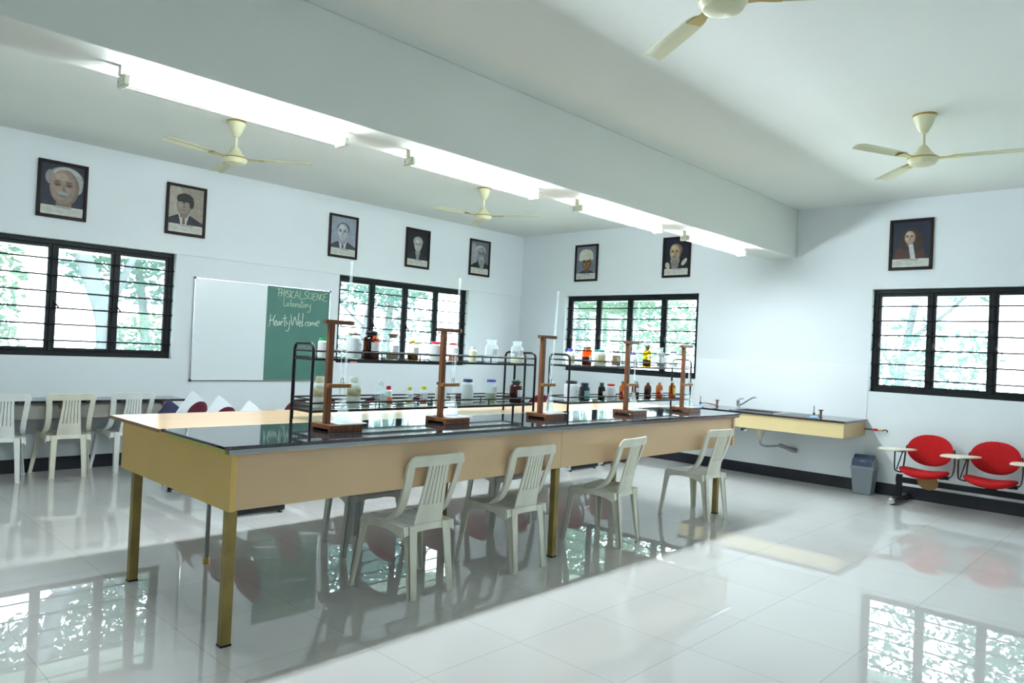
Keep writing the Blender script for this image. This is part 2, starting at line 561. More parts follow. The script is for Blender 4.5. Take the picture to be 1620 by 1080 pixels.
# concrete sunshades outside, over the window heads
for n, q in enumerate(((W1[0] - 0.2, W1[1] + 0.2, 0.22, 0.80), (W2[0] - 0.2, W2[1] + 0.2, 0.22, 0.80), (0.22, 0.80, W3[0] - 0.2, W3[1] + 0.2), (0.22, 0.80, W4[0] - 0.2, W4[1] + 0.2))):
    struct('trim_%d' % (n + 3), MB().box(q[0], q[1], q[2], q[3], 2.27, 2.35), M['render_out'])

# ------------------------------------------------------------------ garden outside
struct('ground', MB().box(-40, 40, -40, 40, -0.55, -0.45), M['earth'])

def leaves(mb, blobs, n, size, rng):
    vol = [b_[3] * b_[4] * b_[5] for b_ in blobs]
    for b_, v in zip(blobs, vol):
        for _ in range(int(n * 1.9 * v / sum(vol))):
            while True:
                q = Vector((rng.uniform(-1, 1), rng.uniform(-1, 1), rng.uniform(-1, 1)))
                if 0.25 < q.length < 1:
                    break
            c = Vector((b_[0] + q.x * b_[3], b_[1] + q.y * b_[4], b_[2] + q.z * b_[5]))
            u = Vector((rng.gauss(0, 1), rng.gauss(0, 1), rng.gauss(0, 0.6))).normalized()
            v_ = u.cross(Vector((rng.gauss(0, 1), rng.gauss(0, 1), rng.gauss(0, 1)))).normalized()
            s = size * rng.uniform(0.55, 1.2)
            mb.poly([c - u * s, c - v_ * s * 0.36, c + u * s, c + v_ * s * 0.36])

def tree(name, label, loc, trunk, r, blobs, n, size, m, seed, branches=()):
    rng = random.Random(seed)
    t = thing(name, label, 'tree', loc, group=None)
    tb = MB()
    tb.tube(bez(trunk, 6), [r * (1 - 0.5 * k / (6 * (len(trunk) - 1))) for k in range(6 * (len(trunk) - 1) + 1)], 12)
    for br in branches:
        p_ = bez(br, 4)
        tb.tube(p_, [r * 0.42 * (1 - 0.7 * k / (len(p_) - 1)) for k in range(len(p_))], 8)
    tb.build('trunk', M['bark'], t, smooth=60)
    lb = MB()
    leaves(lb, blobs, n, size, rng)
    lb.build('foliage', m, t, normals=False)
    return t

G = -0.45
tree('garden_tree', 'large tree with a leaning grey trunk outside the window left of the whiteboard', (-4.86, 4.4, G),
     [(0, 0, 0), (-0.02, 0, 1.1), (-0.10, 0, 2.1), (-0.45, 0.1, 3.1), (-0.7, 0.3, 4.4)], 0.20,
     [(-0.9, 0.6, 5.6, 2.1, 1.6, 1.3), (0.9, 0.7, 5.2, 1.5, 1.4, 1.2), (-2.0, 0.6, 4.1, 1.1, 1.1, 0.9), (0.6, 1.6, 3.5, 0.9, 0.8, 0.7)], 2900, 0.13, M['leaf'], 1,
     [[(-0.10, 0, 2.1), (0.35, 0.2, 3.1), (0.9, 0.4, 4.6)], [(-0.45, 0.1, 3.1), (-1.3, 0.2, 3.9), (-1.9, 0.4, 4.4)]])
tree('garden_tree', 'light green bushy tree seen through the far end of the window beside the whiteboard', (-7.4, 6.0, G),
     [(0, 0, 0), (0.05, 0, 1.3), (0.0, 0.1, 2.8)], 0.12,
     [(0.2, 0, 2.6, 1.5, 1.2, 1.6), (-0.4, 0.2, 4.6, 1.6, 1.4, 1.3), (0.9, 0, 1.4, 0.9, 0.8, 0.8)], 2700, 0.12, M['leaf_light'], 2)
tree('garden_tree', 'blue-green tree behind the leaning grey trunk', (-3.3, 7.6, G),
     [(0, 0, 0), (0.1, 0, 1.6), (-0.1, 0.1, 3.4)], 0.13,
     [(0.1, 0, 3.5, 1.7, 1.3, 1.1), (-0.4, 0.2, 5.5, 2.0, 1.5, 1.4)], 2300, 0.13, M['leaf_teal'], 3)
tree('garden_tree', 'slender pale tree outside the window right of the chalkboard', (1.1, 6.4, G),
     [(0, 0, 0), (0.15, 0, 1.5), (0.5, 0.1, 3.0), (0.7, 0.1, 4.6)], 0.10,
     [(0.4, 0, 3.6, 1.5, 1.2, 1.0), (0.4, 0.3, 5.4, 1.8, 1.5, 1.3), (1.9, 0.1, 2.4, 0.8, 0.7, 0.6)], 1700, 0.13, M['leaf_teal'], 4,
     [[(0.15, 0, 1.5), (1.0, 0.1, 2.3), (1.9, 0.2, 2.9)], [(0.3, 0, 2.2), (-0.5, 0.1, 2.9), (-1.0, 0.2, 3.6)]])
tree('garden_tree', 'tall thin-leaved tree deep in the garden behind the room corner', (3.6, 8.4, G),
     [(0, 0, 0), (-0.1, 0, 1.8), (0.1, 0, 4.0)], 0.15,
     [(0, 0, 4.2, 1.9, 1.5, 1.3), (-0.3, 0.2, 6.2, 2.0, 1.5, 1.3)], 1800, 0.14, M['leaf_teal'], 5)
tree('garden_tree', 'green tree with yellowish leaves outside the window behind the right bottle rack', (5.0, 1.3, G),
     [(0, 0, 0), (0.05, 0.05, 1.4), (0.2, 0.2, 3.0)], 0.12,
     [(0.2, -0.5, 2.6, 1.1, 1.2, 0.9), (0.2, 0.7, 3.5, 1.3, 1.4, 1.0), (0.3, 0.2, 5.4, 1.5, 1.9, 1.3)], 2700, 0.12, M['leaf_light'], 6)
tree('garden_tree', 'loose blue-green tree beyond the yellowish tree', (7.2, 4.4, G),
     [(0, 0, 0), (0.0, 0.05, 1.8), (0.2, 0.1, 3.8)], 0.14,
     [(0.2, 0, 3.2, 1.4, 1.8, 1.2), (0, 0.3, 5.4, 1.6, 2.0, 1.4)], 2100, 0.13, M['leaf_teal'], 7)
tree('garden_tree', 'sparse tree outside the window above the red seats', (6.2, -4.2, G),
     [(0, 0, 0), (0.05, 0.1, 1.6), (0.3, -0.1, 3.4)], 0.11,
     [(0.1, -0.2, 2.0, 1.0, 1.5, 0.9), (0.3, -0.9, 4.3, 1.3, 1.6, 1.2), (0.2, 0.9, 5.8, 1.4, 1.7, 1.2)], 1250, 0.12, M['leaf_teal'], 8,
     [[(0.05, 0.1, 1.6), (0.1, 0.7, 2.8), (0.2, 1.1, 4.4)], [(0.1, 0.0, 2.4), (0.1, -0.9, 3.2), (0.2, -1.4, 4.2)]])
tree('garden_tree', 'pale tree further right, seen through the window above the red seats', (7.6, -6.6, G),
     [(0, 0, 0), (0.0, 0.1, 1.8), (0.2, 0.2, 4.0)], 0.13,
     [(0.1, 0, 4.4, 1.4, 1.7, 1.2), (0.2, 0.2, 6.3, 1.5, 1.9, 1.2)], 1300, 0.13, M['leaf_teal'], 9)

def palm(label, loc, nf, L, seed):
    rng = random.Random(seed)
    t = thing('garden_fern', label, 'plant', loc)
    st = MB().tube([(0, 0, 0), (0.02, 0, 0.5), (0.0, 0.02, 1.0)], [0.09, 0.07, 0.06], 10)
    st.build('stem', M['bark'], t, smooth=60)
    fb = MB()
    for k in range(nf):
        a = 2 * PI * k / nf + rng.uniform(-0.2, 0.2)
        up = rng.uniform(0.5, 1.2)
        d = Vector((math.cos(a), math.sin(a), 0))
        pts = [Vector((0, 0, 1.0)) + d * (L * s) + Vector((0, 0, up * s - 1.15 * s * s)) * L * 0.9 for s in [i / 12 for i in range(13)]]
        side = Vector((-d.y, d.x, 0))
        for i in range(1, 12):
            for sg in (1, -1):
                tip = pts[i] + side * sg * 0.30 * math.sin(PI * (i + 1) / 14) + (pts[i + 1] - pts[i]) * 1.1 - Vector((0, 0, 0.07))
                fb.poly([pts[i], pts[i] + (pts[i + 1] - pts[i]) * 0.45, tip])
        fb.tube(pts, 0.008, 5)
    fb.build('frond_crown', M['leaf_light'], t, normals=False)
    return t

palm('feathery palm in the lower left of the window beside the whiteboard', (-6.6, 2.6, G), 13, 1.1, 21)
palm('feathery palm under the leaning grey trunk', (-4.3, 3.4, G), 13, 1.0, 22)
palm('feathery palm low outside the window behind the right bottle rack', (3.4, -0.6, G), 12, 1.0, 23)

def shrub(label, loc, blobs, n, m, seed):
    t = thing('garden_shrub', label, 'shrub', loc)
    sb = MB()
    for k in range(5):
        a = 2 * PI * k / 5
        sb.tube([(0, 0, 0), (0.2 * math.cos(a), 0.2 * math.sin(a), 0.6), (0.45 * math.cos(a), 0.45 * math.sin(a), 1.2)], [0.025, 0.02, 0.01], 6)
    sb.build('stem', M['bark'], t)
    lb = MB()
    leaves(lb, blobs, n, 0.09, random.Random(seed))
    lb.build('foliage', m, t, normals=False)

shrub('rounded shrub to the right of the leaning grey trunk', (-4.0, 5.2, G), [(0, 0, 1.3, 0.9, 0.7, 0.9)], 700, M['leaf_light'], 31)
shrub('rounded shrub low outside the window right of the chalkboard', (-0.6, 4.0, G), [(0, 0, 1.2, 1.2, 0.7, 0.9)], 600, M['leaf_teal'], 32)
shrub('rounded shrub low outside the window above the red seats', (4.2, -4.6, G), [(0, 0, 1.0, 0.7, 1.6, 0.9)], 500, M['leaf_teal'], 33)

# ------------------------------------------------------------------ ceiling lamps under the beam
def tube_lamp(label, x):
    t = thing('ceiling_tube_light', label, 'light', (x, -4.436, 2.706), group='tube lights under the ceiling beam')
    MB().box(-0.605, 0.605, -0.014, 0.014, -0.092, -0.046).build('batten', M['batten'], t, bevel=0.003)
    for s in (-1, 1):
        br = MB().box(s * 0.620 - 0.020, s * 0.620 + 0.020, -0.022, 0.022, -0.046, 0)
        br.build('bracket', M['batten'], t)
        h = MB().box(s * 0.619 - 0.014, s * 0.619 + 0.014, -0.052, 0.052, -0.098, -0.046)
        ho = h.build('lamp_holder', M['batten'], t, bevel=0.004)
        MB().tube([(s * 0.632, -0.03, -0.070), (s * 0.637, -0.03, -0.070)], 0.006, 8).tube([(s * 0.632, 0.03, -0.070), (s * 0.637, 0.03, -0.070)], 0.006, 8).build('pins', M['steel'], ho)
        MB().tube([(-0.606, s * 0.032, -0.070), (0.606, s * 0.032, -0.070)], 0.015, 14).build('tube', M['tube'], t, smooth=60)
    return t

tube_lamp('glowing tube light under the beam, nearest and largest of the four', -6.98)
tube_lamp('glowing tube light under the beam, second from the near end', -5.215)
tube_lamp('glowing tube light under the beam, third from the near end', -3.43)
tube_lamp('glowing tube light under the beam, the one next to the right wall', -1.69)

# ------------------------------------------------------------------ ceiling fans
def fan(label, x, y, angles):
    t = thing('ceiling_fan', label, 'fan', (x, y, H), group='cream ceiling fans')
    c = MB().lathe([(0.078, -0.012), (0.075, -0.022), (0.055, -0.075), (0.028, -0.13), (0.016, -0.138)], 24)
    co = c.build('canopy', M['fan'], t, smooth=40)
    MB().lathe([(0.079, 0.0), (0.082, -0.004), (0.082, -0.012), (0.078, -0.014)], 24).build('trim_ring', M['gold'], co, smooth=40)
    MB().tube([(0, 0, -0.13), (0, 0, -0.25)], 0.0125, 12).build('downrod', M['fan'], t, smooth=60)
    mb = MB().lathe([(0.018, -0.225), (0.03, -0.235), (0.062, -0.285), (0.092, -0.312), (0.105, -0.322), (0.105, -0.336), (0.098, -0.345), (0.085, -0.366), (0.05, -0.378), (0.0, -0.381)], 32, cap=False)
    mo = mb.build('motor', M['fan'], t, smooth=35)
    MB().lathe([(0.104, -0.319), (0.108, -0.324), (0.108, -0.328), (0.104, -0.331)], 32).build('trim_ring', M['gold'], mo, smooth=40)
    for a in angles:
        rz = Matrix.Rotation(RAD(a), 4, 'Z')
        pitch = Matrix.Rotation(RAD(4), 4, 'X')
        rows = []
        for s, wd in ((0.19, 0.036), (0.23, 0.046), (0.34, 0.052), (0.48, 0.056), (0.62, 0.058), (0.652, 0.056), (0.66, 0.050)):
            rows.append([rz @ (Matrix.Translation((s, 0, -0.327 - 0.012 * (s - 0.2))) @ (pitch @ Vector((0, yy * wd, -0.012 * (1 - yy * yy) * -1)))) for yy in (-1, -0.5, 0, 0.5, 1)])
        bl = MB().slab(rows, (0, 0, 0.003)).build('blade', M['fan_blade'], t, smooth=40)
        k = MB()
        k.slab([[rz @ Vector((s, yy * wd, -0.332)) for yy in (-1, 0, 1)] for s, wd in ((0.09, 0.03), (0.15, 0.022), (0.21, 0.034), (0.245, 0.036))], (0, 0, 0.005))
        k.build('blade_bracket', M['gold'], bl, smooth=40)
    return t

fan('cream ceiling fan above the wooden end of the table, near the two leftmost portraits', -5.95, -2.1, (193, 320, 80))
fan('cream ceiling fan in front of the bearded portrait by the room corner', -2.93, -2.1, (174, 300, 55))
fan('cream ceiling fan over the red seats on the right', -2.87, -6.73, (157, 42, 280))
fan('cream ceiling fan cut off by the top edge of the photo', -5.95, -6.73, (61, 180, 300))

# ------------------------------------------------------------------ framed portraits (generic sitters)
_pm = {}
def pm(c):
    if c not in _pm:
        _pm[c] = mat('print_tone_%d' % len(_pm), c, 0.45, spec=0.3, vary=0.22, scale=22)
    return _pm[c]

def ell(cx, cz, rx, rz, n=22, a0=0, a1=360, rot=0.0):
    out = []
    for k in range(n):
        t = RAD(a0 + (a1 - a0) * k / (n if a1 - a0 == 360 else n - 1))
        x, z = rx * math.cos(t), rz * math.sin(t)
        out.append((cx + x * math.cos(rot) - z * math.sin(rot), cz + x * math.sin(rot) + z * math.cos(rot)))
    return out

def clip(poly, x0, x1, z0, z1):
    """clip a polygon to the picture area (Sutherland-Hodgman)."""
    for ax, lim, sg in ((0, x0, 1), (0, x1, -1), (1, z0, 1), (1, z1, -1)):
        res = []
        for i in range(len(poly)):
            a, b_ = poly[i - 1], poly[i]
            ia, ib = (a[ax] - lim) * sg >= 0, (b_[ax] - lim) * sg >= 0
            if ia != ib:
                t = (lim - a[ax]) / (b_[ax] - a[ax])
                res.append((a[0] + (b_[0] - a[0]) * t, a[1] + (b_[1] - a[1]) * t))
            if ib:
                res.append(b_)
        poly = res
        if len(poly) < 3:
            return []
    return poly

PW, PH = 0.44, 0.565
def portrait(label, loc, rz, bgc, layers, capc=(0.62, 0.63, 0.56), low=-0.158):
    """layers: (colour, polygon) drawn in order on the print, between z = low and the top of the mount."""
    t = thing('framed_portrait', label, 'picture', loc, rz, group='framed portraits on the walls')
    f = MB()
    hw, hh, bd = PW / 2, PH / 2, 0.030
    for q in ((-hw, hw, hh - bd, hh), (-hw, hw, -hh, -hh + bd), (-hw, -hw + bd, -hh + bd, hh - bd), (hw - bd, hw, -hh + bd, hh - bd)):
        f.box(q[0], q[1], -0.026, 0, q[2], q[3])
    f.build('frame', M['frame_wood'], t, bevel=0.005)
    x0, x1, z1 = -hw + bd, hw - bd, hh - bd
    p = MB()
    mats = [pm(bgc)]
    p.box(x0, x1, -0.012, -0.004, -hh + bd, z1)
    y = -0.0125
    for col, poly in layers:
        poly = clip(poly, x0 + 0.001, x1 - 0.001, low, z1 - 0.001)
        if len(poly) < 3:
            continue
        m_ = pm(col)
        if m_ not in mats:
            mats.append(m_)
        p.mi = mats.index(m_)
        p.prism([(q[0], y, q[1]) for q in poly], (0, -0.0002, 0))
        y -= 0.0003
    p.build('print', mats, t)
    c = MB()
    c.box(x0 + 0.006, x1 - 0.006, -0.019, -0.012, -hh + bd + 0.004, low - 0.002)
    c.mi = 1
    top = low - 0.010
    c.box(-0.085, 0.085, -0.0195, -0.019, top - 0.006, top)
    c.mi = 2
    for k in range(5):
        zz = top - 0.014 - 0.010 * k
        c.box(x0 + 0.016, x1 - (0.016 if k < 4 else 0.09), -0.0195, -0.019, zz - 0.003, zz)
    c.build('caption', [pm(capc), pm((0.12, 0.12, 0.12)), pm((0.42, 0.43, 0.40))], t)
    return t

def bust(fx, fz, s, skin, hair, coat, shirt=None, tie=None, brow=None, shade=None):
    """shoulders, neck and a face with features; fx, fz face centre, s scale."""
    brow = brow or tuple(min(c, 0.12) for c in hair)
    dk = shade or tuple(c * 0.62 for c in skin)
    dd = tuple(c * 0.25 for c in skin)
    L = []
    L.append((coat, [(fx - 0.24 * s, -0.30), (fx - 0.20 * s, fz - 0.17 * s), (fx - 0.07 * s, fz - 0.105 * s), (fx + 0.07 * s, fz - 0.105 * s), (fx + 0.20 * s, fz - 0.17 * s), (fx + 0.24 * s, -0.30)]))
    if shirt:
        L.append((shirt, [(fx - 0.055 * s, fz - 0.10 * s), (fx + 0.055 * s, fz - 0.10 * s), (fx + 0.012 * s, fz - 0.27 * s), (fx - 0.012 * s, fz - 0.27 * s)]))
    if tie:
        L.append((tie, [(fx - 0.012 * s, fz - 0.125 * s), (fx + 0.012 * s, fz - 0.125 * s), (fx + 0.022 * s, fz - 0.28 * s), (fx - 0.022 * s, fz - 0.28 * s)]))
    L.append((dk, [(fx - 0.042 * s, fz - 0.06 * s), (fx + 0.042 * s, fz - 0.06 * s), (fx + 0.04 * s, fz - 0.125 * s), (fx, fz - 0.14 * s), (fx - 0.04 * s, fz - 0.125 * s)]))
    F = []
    F.append((dk, ell(fx, fz, 0.078 * s, 0.105 * s)))
    F.append((tuple(c * 0.85 for c in skin), ell(fx - 0.008 * s, fz + 0.003 * s, 0.068 * s, 0.101 * s)))
    F.append((skin, ell(fx - 0.020 * s, fz + 0.012 * s, 0.050 * s, 0.088 * s)))
    F.append((tuple(min(1, c * 1.2) for c in skin), ell(fx - 0.018 * s, fz + 0.060 * s, 0.034 * s, 0.022 * s, 16)))
    F.append((tuple(min(1, c * 1.12) for c in skin), ell(fx - 0.036 * s, fz - 0.014 * s, 0.018 * s, 0.016 * s, 14)))
    for sg in (-1, 1):
        F.append((dk, ell(fx - 0.008 * s + sg * 0.030 * s, fz + 0.016 * s, 0.022 * s, 0.014 * s, 12)))
        F.append((dd, ell(fx - 0.008 * s + sg * 0.030 * s, fz + 0.014 * s, 0.013 * s, 0.007 * s, 10)))
        F.append((brow, ell(fx - 0.008 * s + sg * 0.030 * s, fz + 0.032 * s, 0.021 * s, 0.005 * s, 10, rot=-0.12 * sg)))
    F.append((dk, [(fx - 0.006 * s, fz + 0.014 * s), (fx + 0.012 * s, fz - 0.026 * s), (fx - 0.016 * s, fz - 0.028 * s)]))
    F.append((tuple(c * 0.5 for c in skin), ell(fx - 0.006 * s, fz - 0.052 * s, 0.024 * s, 0.006 * s, 12)))
    return L, F

# 1 white wild hair and moustache
sk, hr = (0.36, 0.27, 0.215), (0.48, 0.49, 0.46)
L, F = bust(0.015, 0.03, 1.68, sk, hr, (0.02, 0.021, 0.032))
hair = [(tuple(c * 0.45 for c in hr), ell(0.02, 0.115, 0.162, 0.122)), (hr, ell(0.03, 0.135, 0.135, 0.10)), (tuple(c * 0.8 for c in hr), ell(0.135, 0.075, 0.042, 0.095)), (tuple(c * 0.6 for c in hr), ell(-0.115, 0.12, 0.04, 0.07))]
ms = [(tuple(c * 0.5 for c in hr), ell(0.004, -0.034, 0.066, 0.025, 18, rot=-0.12)), (tuple(c * 0.75 for c in hr), ell(0.0, -0.029, 0.055, 0.016, 18, rot=-0.12))]
portrait('framed portrait of a white-haired man with a grey moustache on a dark ground', (-6.736, -0.018, 2.787), 0, (0.028, 0.032, 0.055), L[:1] + hair + L[1:] + F + ms)
# 2 dark hair, glasses, suit, sepia ground
sk, hr = (0.33, 0.27, 0.22), (0.030, 0.028, 0.03)
L, F = bust(-0.025, 0.055, 1.05, sk, hr, (0.028, 0.028, 0.045), (0.62, 0.6, 0.54), (0.16, 0.13, 0.12))
top = [(hr, ell(-0.018, 0.125, 0.092, 0.062)), (hr, ell(0.055, 0.085, 0.026, 0.06))]
gl = [((0.5, 0.47, 0.4), ell(-0.062, 0.072, 0.026, 0.018, 14)), ((0.28, 0.23, 0.19), ell(-0.062, 0.072, 0.021, 0.013, 14)), ((0.5, 0.47, 0.4), ell(0.002, 0.072, 0.026, 0.018, 14)), ((0.28, 0.23, 0.19), ell(0.002, 0.072, 0.021, 0.013, 14))]
portrait('framed sepia portrait of a young man in glasses, dark suit and tie', (-5.526, -0.018, 2.795), 0, (0.34, 0.30, 0.25), [((0.44, 0.40, 0.33), ell(-0.12, 0.05, 0.10, 0.22))] + L + F + top + gl)
# 3 grey print, suit, receding hair
sk, hr = (0.47, 0.49, 0.51), (0.10, 0.11, 0.13)
L, F = bust(-0.01, 0.05, 1.12, sk, hr, (0.055, 0.06, 0.085), (0.62, 0.64, 0.66), (0.07, 0.075, 0.09))
side = [(hr, ell(-0.005, 0.10, 0.098, 0.082))]
portrait('framed grey portrait of a man with receding hair in a suit', (-3.483, -0.018, 2.803), 0, (0.30, 0.34, 0.40), L[:1] + side + L[1:] + F)
# 4 woman with light hair on black
sk, hr = (0.50, 0.50, 0.46), (0.36, 0.36, 0.32)
L, F = bust(0.0, 0.045, 0.88, sk, hr, (0.022, 0.022, 0.03), (0.26, 0.26, 0.26))
hd = [(hr, ell(0.0, 0.098, 0.088, 0.075)), (hr, ell(0.05, 0.07, 0.03, 0.06))]
portrait('framed portrait of a fair-haired woman in dark dress on a black ground', (-2.234, -0.018, 2.812), 0, (0.014, 0.014, 0.02), L[:1] + hd + L[1:] + F)
# 5 white hair and long beard, grey print, turned to the right
sk, hr = (0.27, 0.28, 0.30), (0.48, 0.50, 0.51)
L, F = bust(0.03, 0.055, 1.08, sk, hr, (0.022, 0.022, 0.028))
hd = [(hr, ell(0.01, 0.105, 0.112, 0.092)), ((0.36, 0.38, 0.39), ell(-0.05, 0.07, 0.05, 0.09))]
bd_ = [((0.36, 0.37, 0.39), ell(0.035, -0.055, 0.066, 0.085)), ((0.27, 0.28, 0.30), ell(0.04, -0.10, 0.045, 0.08))]
portrait('framed grey portrait of a man with white hair and full beard', (-0.998, -0.018, 2.83), 0, (0.15, 0.165, 0.18), [((0.34, 0.36, 0.38), ell(-0.14, 0.02, 0.09, 0.2))] + L[:1] + hd + F + bd_)
# 6 man in a pale turban
sk = (0.30, 0.16, 0.085)
L, F = bust(0.01, 0.0, 1.12, sk, (0.04, 0.03, 0.03), (0.03, 0.04, 0.075), shade=(0.15, 0.07, 0.045))
tb = [((0.66, 0.66, 0.54), ell(-0.005, 0.125, 0.135, 0.085)), ((0.66, 0.66, 0.54), [(-0.15, 0.055), (-0.125, 0.12), (0.02, 0.155), (0.0, 0.10), (-0.09, 0.025)]), ((0.60, 0.60, 0.48), [(0.145, 0.055), (0.13, 0.13), (0.0, 0.17), (0.015, 0.105), (0.085, 0.065), (0.10, 0.03)]), ((0.52, 0.52, 0.41), [(-0.10, 0.06), (0.01, 0.115), (0.12, 0.09), (0.01, 0.128)])]
portrait('framed colour portrait of a man in a pale turban', (0, -1.371, 2.805), -PI / 2, (0.19, 0.21, 0.26), L + F + tb)
# 7 bald forehead and grey beard on black, white collar
sk, hr = (0.47, 0.35, 0.21), (0.16, 0.12, 0.10)
L, F = bust(-0.02, 0.06, 1.12, sk, hr, (0.014, 0.014, 0.022), shade=(0.20, 0.13, 0.08))
hd = [(hr, ell(-0.012, 0.098, 0.10, 0.09)), (sk, ell(-0.03, 0.125, 0.066, 0.055))]
bd_ = [((0.30, 0.26, 0.21), ell(-0.02, -0.045, 0.072, 0.075)), ((0.22, 0.20, 0.18), ell(-0.02, -0.105, 0.06, 0.07)), ((0.10, 0.06, 0.05), ell(-0.028, 0.0, 0.024, 0.006))]
col = [((0.55, 0.51, 0.40), ell(0.125, -0.07, 0.028, 0.06, rot=-0.7)), ((0.50, 0.47, 0.38), ell(-0.135, -0.115, 0.035, 0.05, rot=0.4))]
portrait('framed dark portrait of a balding man with a grey beard and white collar', (0, -2.95, 2.81), -PI / 2, (0.012, 0.012, 0.028), L + hd + F + col + bd_)
# 8 long dark curls, cravat, brown coat
sk, hr = (0.46, 0.34, 0.26), (0.045, 0.028, 0.022)
L, F = bust(-0.01, 0.075, 0.72, sk, hr, (0.075, 0.035, 0.028), shade=(0.22, 0.13, 0.09))
hd = [(hr, ell(0.0, 0.10, 0.085, 0.082)), (hr, ell(-0.06, 0.02, 0.05, 0.10)), (hr, ell(0.07, 0.02, 0.055, 0.105))]
cr = [((0.52, 0.56, 0.58), [(-0.025, 0.005), (0.02, 0.005), (0.05, -0.16), (0.0, -0.16)])]
portrait('framed colour portrait of a man with long dark curls and a white cravat', (0, -5.898, 2.79), -PI / 2, (0.018, 0.024, 0.048), L[:1] + hd + L[1:] + cr + F)

# ------------------------------------------------------------------ whiteboard with its green chalk half
BX, BZ = -4.507, 0.893
wb = thing('whiteboard', 'long wall board, white on the left and green chalkboard on the right', 'board', (BX, 0, BZ))
x0, x1, hh = -0.882, 0.882, 1.177
MB().box(x0 + 0.012, x1 - 0.012, -0.018, -0.002, 0.012, hh - 0.012).build('white_panel', M['board_white'], wb)
fb = MB()
fb.box(x0, x1, -0.022, 0, hh - 0.014, hh).box(x0, x1, -0.022, 0, 0, 0.014).box(x0, x0 + 0.014, -0.022, 0, 0.014, hh - 0.014).box(x1 - 0.014, x1, -0.022, 0, 0.014, hh - 0.014)
fb.build('frame', M['alu'], wb, bevel=0.003)
for sx in (x0, x1):
    for sz in (0, hh):
        MB().box(sx - (0.004 if sx < 0 else 0.02), sx + (0.02 if sx < 0 else 0.004), -0.026, 0, sz - (0.004 if sz == 0 else 0.02), sz + (0.02 if sz == 0 else 0.004)).build('corner_cap', M['black_plastic'], wb, bevel=0.003)
gp = MB().box(0.002, x1 - 0.012, -0.0195, -0.018, 0.014, hh - 0.014).build('chalk_panel', M['board_green'], wb)
